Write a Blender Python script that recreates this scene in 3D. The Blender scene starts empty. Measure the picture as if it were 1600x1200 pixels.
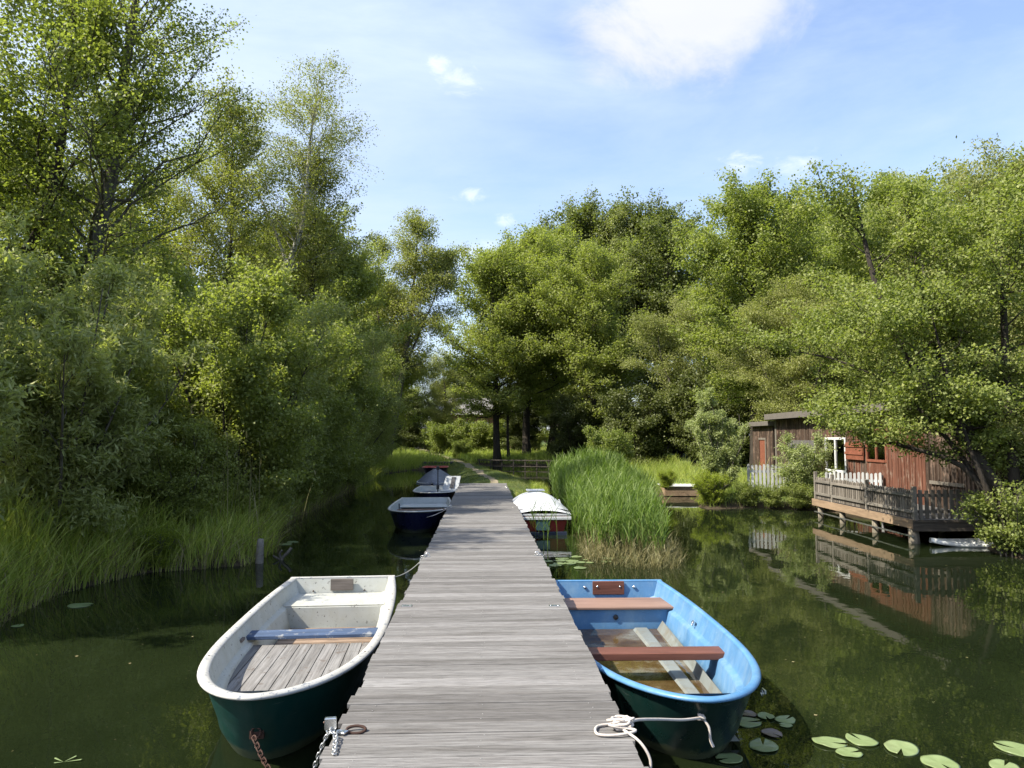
import bpy, math, numpy as np
from mathutils import Vector
R = math.radians
scene = bpy.context.scene
COL = scene.collection

# ------------------------------------------------------------------ helpers
def link(o, parent=None):
    COL.objects.link(o)
    if parent is not None:
        o.parent = parent
    return o

def tag(o, label=None, cat=None, group=None, kind=None):
    if label: o['label'] = label
    if cat: o['category'] = cat
    if group: o['group'] = group
    if kind: o['kind'] = kind
    return o

def empty(name, loc, rz=0.0, label=None, cat=None, group=None):
    o = bpy.data.objects.new(name, None)
    o.empty_display_size = 0.1
    o.location = loc
    o.rotation_euler = (0, 0, rz)
    COL.objects.link(o)
    return tag(o, label, cat, group)

def raw_mesh(name, co, faces_flat, fsize, mat, attrs=None, smooth=False):
    """quick mesh: co (N,3), faces_flat (F*k) vertex indices, fsize k"""
    me = bpy.data.meshes.new(name)
    co = np.ascontiguousarray(co, dtype=np.float32)
    ff = np.ascontiguousarray(faces_flat, dtype=np.int32).ravel()
    nf = len(ff) // fsize
    me.vertices.add(len(co)); me.vertices.foreach_set('co', co.ravel())
    me.loops.add(len(ff)); me.loops.foreach_set('vertex_index', ff)
    me.polygons.add(nf)
    me.polygons.foreach_set('loop_start', np.arange(0, nf * fsize, fsize, dtype=np.int32))
    me.update(calc_edges=True)
    if smooth:
        me.polygons.foreach_set('use_smooth', np.ones(nf, dtype=bool))
    if attrs:
        for k, v in attrs.items():
            a = me.attributes.new(k, 'FLOAT', 'FACE')
            a.data.foreach_set('value', np.ascontiguousarray(v, dtype=np.float32))
    if mat: me.materials.append(mat)
    return me

class MB:
    """collects shapes that become ONE mesh object"""
    def __init__(s):
        s.v = []; s.f = []; s.r = []; s.sm = []
    def add(s, verts, faces, rnd=0.5, smooth=False):
        o = len(s.v)
        s.v += [tuple(p) for p in verts]
        for f in faces:
            s.f.append(tuple(i + o for i in f)); s.r.append(rnd); s.sm.append(smooth)
        return s
    def box(s, x0, x1, y0, y1, z0, z1, rnd=0.5, c=0.0):
        if c <= 0:
            v = [(x0,y0,z0),(x1,y0,z0),(x1,y1,z0),(x0,y1,z0),(x0,y0,z1),(x1,y0,z1),(x1,y1,z1),(x0,y1,z1)]
            return s.add(v, [(0,3,2,1),(4,5,6,7),(0,1,5,4),(1,2,6,5),(2,3,7,6),(3,0,4,7)], rnd)
        v = []
        for z, k in ((z0, c), (z0 + c, 0), (z1 - c, 0), (z1, c)):
            v += [(x0+k,y0+k,z),(x1-k,y0+k,z),(x1-k,y1-k,z),(x0+k,y1-k,z)]
        f = [(0,3,2,1),(12,13,14,15)]
        for L in range(3):
            for i in range(4):
                j = (i+1) % 4
                f.append((L*4+i, L*4+j, L*4+4+j, L*4+4+i))
        return s.add(v, f, rnd)
    def obox(s, p, ax, ay, az, rnd=0.5):
        """oriented box: corner-centre p, half axes ax, ay, az (vectors)"""
        p, ax, ay, az = map(Vector, (p, ax, ay, az))
        v = [p + ax*i + ay*j + az*k for k in (-1,1) for i, j in ((-1,-1),(1,-1),(1,1),(-1,1))]
        return s.add(v, [(0,3,2,1),(4,5,6,7),(0,1,5,4),(1,2,6,5),(2,3,7,6),(3,0,4,7)], rnd)
    def tube(s, pts, r, n=8, rnd=0.5, caps=True, closed=False):
        P = [Vector(p) for p in pts]; K = len(P)
        rr = r if hasattr(r, '__len__') else [r]*K
        vs = []; up = Vector((0,0,1)); prev = None
        for i in range(K):
            if closed: t = P[(i+1) % K] - P[i-1]
            else: t = P[min(i+1,K-1)] - P[max(i-1,0)]
            if t.length < 1e-9: t = Vector((0,0,1))
            t.normalize()
            if prev is None:
                a = t.cross(up)
                if a.length < 0.05: a = t.cross(Vector((1,0,0)))
            else:
                a = prev - t * prev.dot(t)
                if a.length < 1e-4: a = t.cross(up)
            a.normalize(); prev = a; b = t.cross(a)
            for j in range(n):
                an = 2*math.pi*j/n
                vs.append(P[i] + (a*math.cos(an) + b*math.sin(an))*rr[i])
        fs = []
        for i in range(K if closed else K-1):
            i2 = (i+1) % K
            for j in range(n):
                j2 = (j+1) % n
                fs.append((i*n+j, i*n+j2, i2*n+j2, i2*n+j))
        if caps and not closed:
            fs.append(tuple(range(n-1,-1,-1))); fs.append(tuple((K-1)*n+j for j in range(n)))
        return s.add(vs, fs, rnd, True)
    def cyl(s, p, r, h, n=12, rnd=0.5, r2=None):
        x, y, z = p
        return s.tube([(x,y,z),(x,y,z+h)], [r, r if r2 is None else r2], n, rnd)
    def mesh(s, name, mat):
        me = bpy.data.meshes.new(name)
        me.from_pydata(s.v, [], s.f); me.update()
        me.polygons.foreach_set('use_smooth', np.array(s.sm, dtype=bool))
        a = me.attributes.new('rnd', 'FLOAT', 'FACE')
        a.data.foreach_set('value', np.array(s.r, dtype=np.float32))
        me.materials.append(mat)
        return me
    def build(s, name, mat, parent=None, loc=None):
        o = bpy.data.objects.new(name, s.mesh(name, mat))
        if loc: o.location = loc
        return link(o, parent)

# ------------------------------------------------------------------ materials
def new_mat(name):
    m = bpy.data.materials.new(name); m.use_nodes = True
    nt = m.node_tree; nt.nodes.clear()
    out = nt.nodes.new('ShaderNodeOutputMaterial')
    return m, nt, out
def N(nt, t, **k):
    n = nt.nodes.new(t)
    for a, b in k.items():
        if a.startswith('i_'): n.inputs[a[2:].replace('_', ' ')].default_value = b
        else: setattr(n, a, b)
    return n
def ramp(nt, stops, fac=None, interp='LINEAR'):
    n = nt.nodes.new('ShaderNodeValToRGB'); cr = n.color_ramp; cr.interpolation = interp
    while len(cr.elements) > 1: cr.elements.remove(cr.elements[-1])
    cr.elements[0].position = stops[0][0]; cr.elements[0].color = (*stops[0][1], 1)
    for p, c in stops[1:]:
        e = cr.elements.new(p); e.color = (*c, 1)
    if fac is not None: nt.links.new(fac, n.inputs['Fac'])
    return n
def noise(nt, scale, detail=4, rough=.55, coords=None, stretch=None, dist=0.0):
    tc = N(nt, 'ShaderNodeTexCoord'); mp = N(nt, 'ShaderNodeMapping')
    nt.links.new(tc.outputs[coords or 'Object'], mp.inputs['Vector'])
    if stretch: mp.inputs['Scale'].default_value = stretch
    n = N(nt, 'ShaderNodeTexNoise'); n.inputs['Scale'].default_value = scale
    n.inputs['Detail'].default_value = detail; n.inputs['Roughness'].default_value = rough
    n.inputs['Distortion'].default_value = dist
    nt.links.new(mp.outputs[0], n.inputs['Vector'])
    return n.outputs['Fac']
def attr(nt, name='rnd'):
    a = N(nt, 'ShaderNodeAttribute', attribute_name=name); return a.outputs['Fac']
def mixc(nt, fac, a, b, mode='MIX'):
    m = N(nt, 'ShaderNodeMix', data_type='RGBA', blend_type=mode)
    for sock, v in ((m.inputs[0], fac), (m.inputs[6], a), (m.inputs[7], b)):
        if hasattr(v, 'is_linked') or hasattr(v, 'node'): nt.links.new(v, sock)
        elif isinstance(v, (int, float)): sock.default_value = v
        else: sock.default_value = (*v, 1)
    return m.outputs[2]
def math_(nt, op, a, b=0.0, clamp=False):
    m = N(nt, 'ShaderNodeMath', operation=op, use_clamp=clamp)
    for sock, v in ((m.inputs[0], a), (m.inputs[1], b)):
        if hasattr(v, 'node'): nt.links.new(v, sock)
        else: sock.default_value = v
    return m.outputs[0]
def bump(nt, h, strength=.3, dist=.01):
    b = N(nt, 'ShaderNodeBump'); b.inputs['Strength'].default_value = strength
    b.inputs['Distance'].default_value = dist; nt.links.new(h, b.inputs['Height']); return b.outputs[0]
def principled(nt, out, color, rough=.6, metal=0.0, normal=None, spec=.5, coat=0.0):
    p = N(nt, 'ShaderNodeBsdfPrincipled')
    if hasattr(color, 'node'): nt.links.new(color, p.inputs['Base Color'])
    else: p.inputs['Base Color'].default_value = (*color, 1)
    if hasattr(rough, 'node'): nt.links.new(rough, p.inputs['Roughness'])
    else: p.inputs['Roughness'].default_value = rough
    p.inputs['Metallic'].default_value = metal
    p.inputs['Specular IOR Level'].default_value = spec
    p.inputs['Coat Weight'].default_value = coat
    if normal is not None: nt.links.new(normal, p.inputs['Normal'])
    if out is not None: nt.links.new(p.outputs[0], out.inputs['Surface'])
    return p

def wood(name, stops, along='x', dark=.55, bump_s=.35, rough=.85, scale=1.0, worn=None):
    """weathered timber: per-board value + grain running along one axis"""
    m, nt, out = new_mat(name)
    st = {'x': (4.5, 60, 60), 'y': (60, 2.2, 60), 'z': (60, 60, 2.2)}[along]
    st = tuple(q*scale for q in st)
    g = noise(nt, 1.0, 6, .65, stretch=st, dist=.4)
    st2 = {'x': (.6, 9, 9), 'y': (9, .6, 9), 'z': (9, 9, .6)}[along]
    g2 = noise(nt, 1.0, 5, .6, stretch=st2, dist=1.2)
    base = ramp(nt, stops, attr(nt)).outputs[0]
    gr = ramp(nt, [(.3, (dark,)*3), (.55, (1,1,1)), (.8, (1.18,)*3)], g).outputs[0]
    gr2 = ramp(nt, [(.32, (.72,.70,.68)), (.6, (1.08,1.08,1.08))], g2).outputs[0]
    c = mixc(nt, 1.0, mixc(nt, 1.0, base, gr, 'MULTIPLY'), gr2, 'MULTIPLY')
    if worn:
        w = ramp(nt, [(worn[0], (0,0,0)), (worn[0]+.08, (1,1,1))], noise(nt, worn[2], 6, .7, stretch=(1,1,.35) if along == 'z' else (1,1,1))).outputs[0]
        c = mixc(nt, w, c, worn[1])
    principled(nt, out, c, rough, normal=bump(nt, g, bump_s, .004), spec=.25)
    return m

def paint(name, col, rough=.5, spot=None, spot_lo=.62, spot_scale=14, var=.12, metal=0, coat=0.0, grime=None, bump_s=.08, scum=False):
    m, nt, out = new_mat(name)
    n1 = noise(nt, 3.0, 5, .6)
    lo = tuple(max(0, q*(1-var)) for q in col); hi = tuple(min(1, q*(1+var*.6)) for q in col)
    c = ramp(nt, [(.3, lo), (.7, hi)], n1).outputs[0]
    if grime:
        gm = ramp(nt, [(.45, (0,0,0)), (.75, (1,1,1))], noise(nt, 5.0, 8, .7, stretch=(1,1,.5))).outputs[0]
        c = mixc(nt, math_(nt, 'MULTIPLY', gm, grime[1]), c, grime[0])
    if spot:
        sp = ramp(nt, [(spot_lo, (0,0,0)), (spot_lo+.03, (1,1,1))], noise(nt, spot_scale, 5, .75)).outputs[0]
        c = mixc(nt, sp, c, spot)
    if scum:
        g2 = N(nt, 'ShaderNodeNewGeometry'); sp2 = N(nt, 'ShaderNodeSeparateXYZ'); nt.links.new(g2.outputs['Position'], sp2.inputs[0])
        zz = math_(nt, 'ADD', sp2.outputs['Z'], math_(nt, 'MULTIPLY', noise(nt, 7, 5, .7), -.12))
        mr = N(nt, 'ShaderNodeMapRange'); mr.inputs['From Min'].default_value = .03; mr.inputs['From Max'].default_value = -.01; nt.links.new(zz, mr.inputs['Value'])
        c = mixc(nt, math_(nt, 'MULTIPLY', mr.outputs[0], .7), c, (.10, .11, .06))
        sc = ramp(nt, [(.66, (0,0,0)), (.70, (1,1,1))], noise(nt, 1.0, 6, .7, stretch=(3, 3, 45))).outputs[0]
        c = mixc(nt, math_(nt, 'MULTIPLY', sc, .35), c, (.22, .24, .22))
    rr = ramp(nt, [(.3, (rough*.8,)*3), (.7, (min(1, rough*1.25),)*3)], noise(nt, 9.0, 4)).outputs[0]
    principled(nt, out, c, rr, metal, normal=bump(nt, noise(nt, 60, 3), bump_s, .003), coat=coat)
    return m

def leafmat(name, c0, c1, c2, trans=.38, rough=.55, tc=None):
    """leaf: hue varies leaf by leaf and bough by bough; light passes through"""
    m, nt, out = new_mat(name)
    a = attr(nt)
    n1 = noise(nt, .55, 3, .6)
    f = math_(nt, 'ADD', math_(nt, 'MULTIPLY', a, .6), math_(nt, 'MULTIPLY', n1, .5))
    oi = N(nt, 'ShaderNodeObjectInfo')
    f = math_(nt, 'ADD', f, math_(nt, 'MULTIPLY', oi.outputs['Random'], .16))
    c = ramp(nt, [(.2, c0), (.6, c1), (1.0, c2)], f).outputs[0]
    p = principled(nt, None, c, rough, spec=.35)
    t = N(nt, 'ShaderNodeBsdfTranslucent')
    tcol = mixc(nt, 1.0, c, tc or (1.35, 1.5, .6), 'MULTIPLY')
    nt.links.new(tcol, t.inputs['Color'])
    mx = N(nt, 'ShaderNodeMixShader'); mx.inputs[0].default_value = trans
    nt.links.new(p.outputs[0], mx.inputs[1]); nt.links.new(t.outputs[0], mx.inputs[2])
    nt.links.new(mx.outputs[0], out.inputs['Surface'])
    return m

def barkmat(name, lo, hi, birch=False):
    m, nt, out = new_mat(name)
    n1 = noise(nt, 1.0, 6, .7, stretch=(14, 14, 2.5), dist=.6)
    c = ramp(nt, [(.35, lo), (.65, hi)], n1).outputs[0]
    if birch:
        n2 = noise(nt, 1.0, 5, .7, stretch=(2.2, 2.2, 9), dist=.5)
        c = mixc(nt, ramp(nt, [(.52, (0,0,0)), (.6, (1,1,1))], n2).outputs[0], c, (.05, .045, .04))
    principled(nt, out, c, .9, normal=bump(nt, n1, .6, .03), spec=.2)
    return m

M = {}
M['deck'] = wood('jetty_timber', [(0, (0.131,0.124,0.118)), (.25, (0.162,0.156,0.149)), (.5, (0.191,0.184,0.176)), (.75, (0.216,0.209,0.202)), (1, (0.248,0.240,0.232))], 'x', .55, .5, scale=1.5)
M['beam'] = wood('beam_timber', [(0, (.10,.085,.07)), (1, (.18,.155,.13))], 'y', .5)
M['pile'] = wood('pile_timber', [(0, (.15,.13,.095)), (1, (.25,.22,.17))], 'z', .45, .6, scale=.5)
M['floorboard'] = wood('boat_boards', [(0, (0.180,0.176,0.169)), (.5, (0.230,0.223,0.216)), (1, (0.279,0.272,0.264))], 'y', .5, .5, worn=(.58, (0.126,0.108,0.095), 9))
M['floor_dark'] = wood('boat_floor_dark', [(0, (.14,.09,.055)), (1, (.30,.22,.16))], 'x', .35, .5)
M['blueplank'] = wood('blue_plank', [(0, (.055,.085,.15)), (1, (.07,.105,.18))], 'x', .6, .3, worn=(.56, (.24,.25,.26), 9))
M['mahog'] = wood('red_brown_plank', [(0, (0.108,0.041,0.027)), (1, (0.162,0.068,0.047))], 'x', .8, .25, rough=.5)
M['mahog_pale'] = wood('faded_plank', [(0, (0.207,0.131,0.099)), (1, (0.270,0.171,0.131))], 'x', .85, .25, rough=.6)
M['pad'] = wood('motor_pad', [(0, (.12,.10,.085)), (1, (.19,.165,.15))], 'x', .6, .3)
M['gelwhite'] = paint('old_white_gelcoat', (0.396,0.405,0.373), .6, spot=(0.081,0.072,0.063), spot_lo=.615, spot_scale=26, grime=((0.324,0.306,0.234), .6))
M['rimwhite'] = paint('worn_white_rim', (0.414,0.410,0.383), .6, spot=(0.153,0.171,0.198), spot_lo=.575, spot_scale=22, grime=((0.342,0.315,0.270), .55))
M['hullgreen'] = paint('dark_green_hull', (.006,.045,.04), .35, grime=((.07,.08,.07), .25), scum=True)
M['hullgreen2'] = paint('blackish_green_hull', (.006,.025,.022), .3, grime=((.06,.07,.06), .2), spot=(.3,.3,.3), spot_lo=.74, spot_scale=30, scum=True)
M['gelblue'] = paint('blue_gelcoat', (0.081,0.198,0.360), .5, grime=((0.234,0.342,0.423), .6), var=.2, spot=(0.315,0.360,0.378), spot_lo=.67, spot_scale=24)
M['rimblue'] = paint('light_blue_rim', (0.077,0.211,0.396), .42, grime=((0.216,0.342,0.450), .5), var=.15, spot=(0.450,0.468,0.468), spot_lo=.67, spot_scale=30)
M['gelgrey'] = paint('grey_gelcoat', (0.378,0.405,0.405), .45, grime=((0.270,0.270,0.252), .4))
M['rimgrey'] = paint('grey_rim', (0.450,0.450,0.423), .5, grime=((0.288,0.270,0.243), .4))
M['navy'] = paint('navy_hull', (.010,.012,.050), .3, grime=((.05,.05,.06), .2), scum=True)
M['red'] = paint('red_hull', (.30,.035,.03), .4, grime=((.12,.05,.04), .4), scum=True)
M['redrim'] = paint('red_rim', (.50,.07,.05), .45, grime=((.6,.55,.5), .3))
M['coverwhite'] = paint('white_cover', (0.558,0.572,0.585), .5, grime=((0.378,0.396,0.387), .4), var=.06)
M['tarp'] = paint('grey_tarp', (.10,.115,.15), .55, var=.3, bump_s=.3)
M['seatgrey'] = paint('seat_vinyl', (.34,.36,.37), .5)
M['black'] = paint('black_plastic', (.015,.015,.017), .45)
M['darkband'] = paint('blue_black_band', (.02,.03,.06), .5)
M['teal'] = paint('teal_panel', (.025,.07,.085), .6, grime=((.05,.06,.05), .5))
M['steel'] = paint('galvanised_steel', (.55,.55,.54), .35, metal=.9, var=.25)
M['screw'] = paint('dull_screw', (.30,.29,.28), .5, metal=.6, var=.3)
M['chrome'] = paint('bright_steel', (.80,.80,.78), .25, metal=1.0)
M['rust'] = paint('rusty_iron', (.065,.032,.022), .85, metal=.2, var=.5, bump_s=.5)
M['rope'] = paint('pale_rope', (.50,.45,.40), .95, var=.3, bump_s=.8)
M['ropegrey'] = paint('grey_line', (.32,.32,.28), .9, var=.3, bump_s=.5)
M['pvc'] = paint('white_board', (.70,.71,.69), .4, grime=((.45,.46,.4), .3))
M['whitefence'] = wood('white_fence_paint', [(0, (0.324,0.333,0.333)), (1, (0.468,0.477,0.468))], 'z', .8, .2, worn=(.66, (0.270,0.261,0.234), 8))
M['picket'] = wood('grey_picket', [(0, (.12,.105,.085)), (.5, (.19,.168,.14)), (1, (.27,.24,.205))], 'z', .55)
M['rail'] = wood('grey_rail', [(0, (.17,.155,.13)), (1, (.25,.225,.19))], 'y', .6)
M['fascia'] = wood('tan_fascia', [(0, (.25,.175,.11)), (1, (.33,.235,.155))], 'y', .7)
M['fascia_shaded'] = wood('shaded_fascia', [(0, (.07,.06,.05)), (1, (.12,.10,.08))], 'x', .6)  # terrace side away from the sun: its shade put into the timber colour
M['cabin'] = wood('cabin_boards', [(0, (.050,.034,.025)), (.3, (.080,.050,.034)), (.5, (.13,.10,.08)), (.62, (.125,.052,.032)), (1, (.18,.078,.05))], 'z', .4, .6, worn=(.55, (.20,.135,.10), 7))
M['cabingrey'] = wood('grey_boards', [(0, (.09,.085,.08)), (1, (.16,.15,.145))], 'z', .55, .5)
M['roof'] = paint('weathered_roof_felt', (.12,.105,.09), .9, grime=((.12,.11,.09), .7), bump_s=.6)
M['rooftop'] = paint('pale_roof_sheet', (.15,.155,.15), .7, grime=((.2,.2,.16), .6))
M['frame'] = paint('white_window_frame', (.70,.71,.70), .5, grime=((.4,.4,.36), .3))
M['curtain'] = paint('white_curtain', (.60,.66,.72), .8, var=.2)
M['brick'] = paint('red_brick', (.30,.14,.10), .9, var=.3)
M['tile'] = paint('pale_roof_tile', (.20,.19,.18), .85, var=.2)
M['darkwood'] = wood('dark_rail_timber', [(0, (.05,.042,.034)), (1, (.10,.085,.07))], 'x', .6)
M['shutter'] = wood('red_shutter', [(0, (.17,.06,.033)), (1, (.24,.085,.05))], 'x', .7, .3)

def glassmat():
    m, nt, out = new_mat('window_glass')
    g = N(nt, 'ShaderNodeBsdfGlossy'); g.inputs['Roughness'].default_value = .02
    t = N(nt, 'ShaderNodeBsdfTransparent')
    fr = N(nt, 'ShaderNodeFresnel'); fr.inputs['IOR'].default_value = 1.5
    mx = N(nt, 'ShaderNodeMixShader')
    nt.links.new(fr.outputs[0], mx.inputs[0]); nt.links.new(t.outputs[0], mx.inputs[1]); nt.links.new(g.outputs[0], mx.inputs[2])
    nt.links.new(mx.outputs[0], out.inputs['Surface']); return m
M['glass'] = glassmat()

def watermat():
    m, nt, out = new_mat('pond_water')
    n = noise(nt, .35, 3)
    c = ramp(nt, [(.3, (.006,.0095,.0035)), (.7, (.012,.0175,.0065))], n).outputs[0]
    h1 = noise(nt, 1.3, 3, .5, stretch=(1, .7, 1))
    h2 = noise(nt, 9.0, 3, .5, stretch=(1, .8, 1))
    h = math_(nt, 'ADD', h1, math_(nt, 'MULTIPLY', h2, .09))
    p = principled(nt, out, c, .015, normal=bump(nt, h, .085, .05), spec=.5)
    p.inputs['IOR'].default_value = 1.34
    return m
M['water'] = watermat()

def bilgemat():
    m, nt, out = new_mat('bilge_water')
    c = ramp(nt, [(.35, (.045,.026,.009)), (.5, (.085,.055,.024)), (.62, (.15,.14,.11)), (.75, (.03,.03,.01))], noise(nt, 2.6, 5, .6)).outputs[0]
    p = principled(nt, out, c, .03, spec=.5, normal=bump(nt, noise(nt, 9, 2), .05, .01)); return m
M['bilge'] = bilgemat()
M['keelgrey'] = paint('algae_stained_grey', (.19,.21,.20), .45, grime=((.12,.085,.035), .8))

def groundmat():
    m, nt, out = new_mat('bank_ground')
    c1 = ramp(nt, [(.35, (.035,.048,.012)), (.55, (.07,.10,.025)), (.75, (.12,.13,.045))], noise(nt, .9, 8, .7)).outputs[0]
    soil = ramp(nt, [(.3, (.035,.026,.016)), (.7, (.075,.058,.036))], noise(nt, 4, 6)).outputs[0]
    geo = N(nt, 'ShaderNodeNewGeometry'); sep = N(nt, 'ShaderNodeSeparateXYZ'); nt.links.new(geo.outputs['Position'], sep.inputs[0])
    f = N(nt, 'ShaderNodeMapRange'); f.inputs['From Min'].default_value = .08; f.inputs['From Max'].default_value = .26
    nt.links.new(sep.outputs['Z'], f.inputs['Value'])
    c = mixc(nt, f.outputs[0], soil, c1)
    principled(nt, out, c, .95, normal=bump(nt, noise(nt, 14, 6, .7), .6, .05), spec=.2); return m
M['ground'] = groundmat()
def pathmat():
    m, nt, out = new_mat('sandy_path')
    c = ramp(nt, [(.35, (.15,.125,.075)), (.55, (.25,.21,.145)), (.68, (.10,.11,.04))], noise(nt, 2.6, 8, .7)).outputs[0]
    principled(nt, out, c, .95, normal=bump(nt, noise(nt, 20, 5), .5, .03), spec=.2); return m
M['path'] = pathmat()

M['leaf_alder'] = leafmat('alder_leaves', (0.143,0.167,0.048), (0.229,0.259,0.075), (0.360,0.380,0.110), .45)
M['leaf_yellow'] = leafmat('yellow_green_leaves', (.16,.18,.03), (.24,.26,.045), (.34,.34,.06), .52)
M['leaf_dark'] = leafmat('dark_leaves', (0.093,0.115,0.037), (0.149,0.172,0.053), (0.248,0.276,0.079), .38)
M['leaf_birch'] = leafmat('birch_leaves', (0.161,0.178,0.053), (0.248,0.259,0.079), (0.372,0.368,0.123), .45)
M['leaf_grey'] = leafmat('grey_willow_leaves', (0.186,0.213,0.079), (0.310,0.333,0.128), (0.471,0.471,0.202), .42)
M['leaf_pale'] = leafmat('pale_leaves', (0.156,0.171,0.058), (0.244,0.259,0.089), (0.362,0.363,0.136), .40)
M['leaf_light'] = leafmat('light_green_leaves', (0.131,0.165,0.043), (0.206,0.242,0.068), (0.325,0.341,0.098), .43)
M['leaf_silver'] = leafmat('silvery_leaves', (.22,.26,.10), (.33,.37,.16), (.44,.47,.24), .42, tc=(1.3,1.4,.7))
M['leaf_shaded'] = leafmat('shaded_leaves', (0.056,0.068,0.020), (0.088,0.105,0.030), (0.150,0.165,0.047), .3)  # shade of the thicket put into the leaf colour of the bushes
M['fern'] = leafmat('yellow_fern', (.16,.20,.02), (.24,.29,.03), (.34,.38,.05), .45)
M['grass'] = leafmat('grass_blades', (.09,.12,.03), (.15,.18,.045), (.26,.26,.09), .35)
M['sedge'] = leafmat('sedge_blades', (0.136,0.184,0.035), (0.285,0.345,0.070), (0.500,0.500,0.150), .45)
M['reed'] = leafmat('reed_leaves', (.075,.125,.025), (.12,.185,.038), (.19,.25,.065), .40, tc=(1.3,1.5,.5))
M['straw'] = leafmat('dry_stalks', (.10,.11,.035), (.19,.175,.07), (.32,.27,.14), .2, tc=(1.1,1.0,.7))
M['pad_leaf'] = leafmat('lily_pad_leaf', (.13,.15,.06), (.20,.26,.11), (.27,.31,.16), .1, rough=.3)
M['pad_brown'] = leafmat('lily_pad_brown', (.10,.075,.06), (.16,.12,.10), (.20,.16,.13), .1, rough=.3)
M['bark'] = barkmat('grey_bark', (.05,.043,.034), (.15,.135,.11))
M['bark_dark'] = barkmat('dark_bark', (.022,.018,.014), (.06,.05,.04))
M['bark_birch'] = barkmat('birch_bark', (.28,.27,.24), (.50,.48,.44), True)

# ------------------------------------------------------------------ camera, sun, sky
cam = bpy.data.cameras.new('camera'); camo = bpy.data.objects.new('camera', cam); COL.objects.link(camo)
cam.lens = 36*1150/1600; cam.sensor_width = 36; cam.clip_end = 3000; cam.clip_start = .05
camo.location = (0, 0, 2.11); camo.rotation_euler = (R(90+4.13), 0, R(-2.24))
scene.camera = camo
SUN_EL, SUN_AZ = 48.0, -17.0       # azimuth: degrees from -X towards +Y
sd = Vector((-math.cos(R(SUN_EL))*math.cos(R(SUN_AZ)), math.cos(R(SUN_EL))*math.sin(R(SUN_AZ)), math.sin(R(SUN_EL))))
L = bpy.data.lights.new('sun', 'SUN'); L.energy = 3.15; L.angle = R(.5); L.color = (1, .93, .80)
lo = bpy.data.objects.new('sun', L); lo.rotation_euler = (-sd).to_track_quat('-Z', 'Y').to_euler(); COL.objects.link(lo)

w = bpy.data.worlds.new('World'); scene.world = w; w.use_nodes = True
nt = w.node_tree; nt.nodes.clear()
wo = nt.nodes.new('ShaderNodeOutputWorld'); bg = nt.nodes.new('ShaderNodeBackground')
sky = nt.nodes.new('ShaderNodeTexSky'); sky.sky_type = 'NISHITA'; sky.sun_disc = False
sky.sun_elevation = R(SUN_EL); sky.sun_rotation = math.atan2(sd.x, sd.y)
sky.air_density = 1.0; sky.dust_density = 1.6; sky.ozone_density = 1.6
tc = N(nt, 'ShaderNodeTexCoord')
def dirmask(d, inner, outer, sx=1.0, sz=1.0):
    """soft patch of sky round a direction"""
    v = N(nt, 'ShaderNodeVectorMath', operation='SUBTRACT'); nt.links.new(tc.outputs['Generated'], v.inputs[0]); v.inputs[1].default_value = d
    s = N(nt, 'ShaderNodeVectorMath', operation='MULTIPLY'); nt.links.new(v.outputs[0], s.inputs[0]); s.inputs[1].default_value = (sx, 1, sz)
    l = N(nt, 'ShaderNodeVectorMath', operation='LENGTH'); nt.links.new(s.outputs[0], l.inputs[0])
    r = N(nt, 'ShaderNodeMapRange', interpolation_type='SMOOTHSTEP'); r.inputs['From Min'].default_value = inner; r.inputs['From Max'].default_value = outer
    r.inputs['To Min'].default_value = 1; r.inputs['To Max'].default_value = 0
    nt.links.new(l.outputs['Value'], r.inputs['Value']); return r.outputs[0]
def sub_thr(a, b, lo, hi):
    s = math_(nt, 'ADD', a, b)
    r = N(nt, 'ShaderNodeMapRange', interpolation_type='SMOOTHSTEP'); r.inputs['From Min'].default_value = lo; r.inputs['From Max'].default_value = hi
    nt.links.new(s, r.inputs['Value']); return r.outputs[0]
nz = noise(nt, 5.0, 8, .62, coords='Generated', stretch=(1, 1, 1.6), dist=.5)
nzf = noise(nt, 22.0, 6, .65, coords='Generated', stretch=(1, 1, 2.0), dist=.6)
nzc = noise(nt, 1.6, 9, .6, coords='Generated', stretch=(1.2, 1.2, 4.0), dist=.35)
SKYC = mixc(nt, 1.0, sky.outputs[0], (.74, .73, .76), 'MULTIPLY')
# pale veil: cirrus everywhere, thicker on the sun side
veil = ramp(nt, [(.40, (.0,)*3), (.70, (.62,)*3)], nzc).outputs[0]
side = dirmask((-.75, .62, .45), .1, 1.1)
veil = math_(nt, 'ADD', math_(nt, 'MULTIPLY', veil, .9), math_(nt, 'MULTIPLY', side, .72), clamp=True)
veil = math_(nt, 'ADD', veil, .10, clamp=True)
c = mixc(nt, veil, SKYC, (2.05, 2.42, 3.0))
m1 = dirmask((.248, .82, .515), .0, .235, .92, 1.55)
big = sub_thr(math_(nt, 'MULTIPLY', m1, .62), nz, .70, 1.02)
c = mixc(nt, math_(nt, 'MULTIPLY', big, .80), c, (2.6, 2.58, 2.7))
puffs = [((-.028,.893,.448), .05), ((-.053,.886,.46), .035), ((-.018,.949,.315), .035), ((.029,.958,.286), .03), ((-.005,.971,.239), .055), ((.315,.886,.341), .045), ((.382,.863,.331), .05)]
pm = None
for d, r_ in puffs:
    q = dirmask(d, 0, r_*1.15, .8, 1.5)
    pm = q if pm is None else math_(nt, 'MAXIMUM', pm, q)
pf = sub_thr(math_(nt, 'MULTIPLY', pm, .5), nzf, .76, 1.12)
c = mixc(nt, math_(nt, 'MULTIPLY', pf, .42), c, (3.4, 3.45, 3.6))
nt.links.new(c, bg.inputs['Color']); bg.inputs['Strength'].default_value = .128
nt.links.new(bg.outputs[0], wo.inputs['Surface'])
vs = scene.view_settings
vs.view_transform = 'Standard'; vs.look = 'None'; vs.gamma = 1.0; vs.exposure = 1.68
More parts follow.
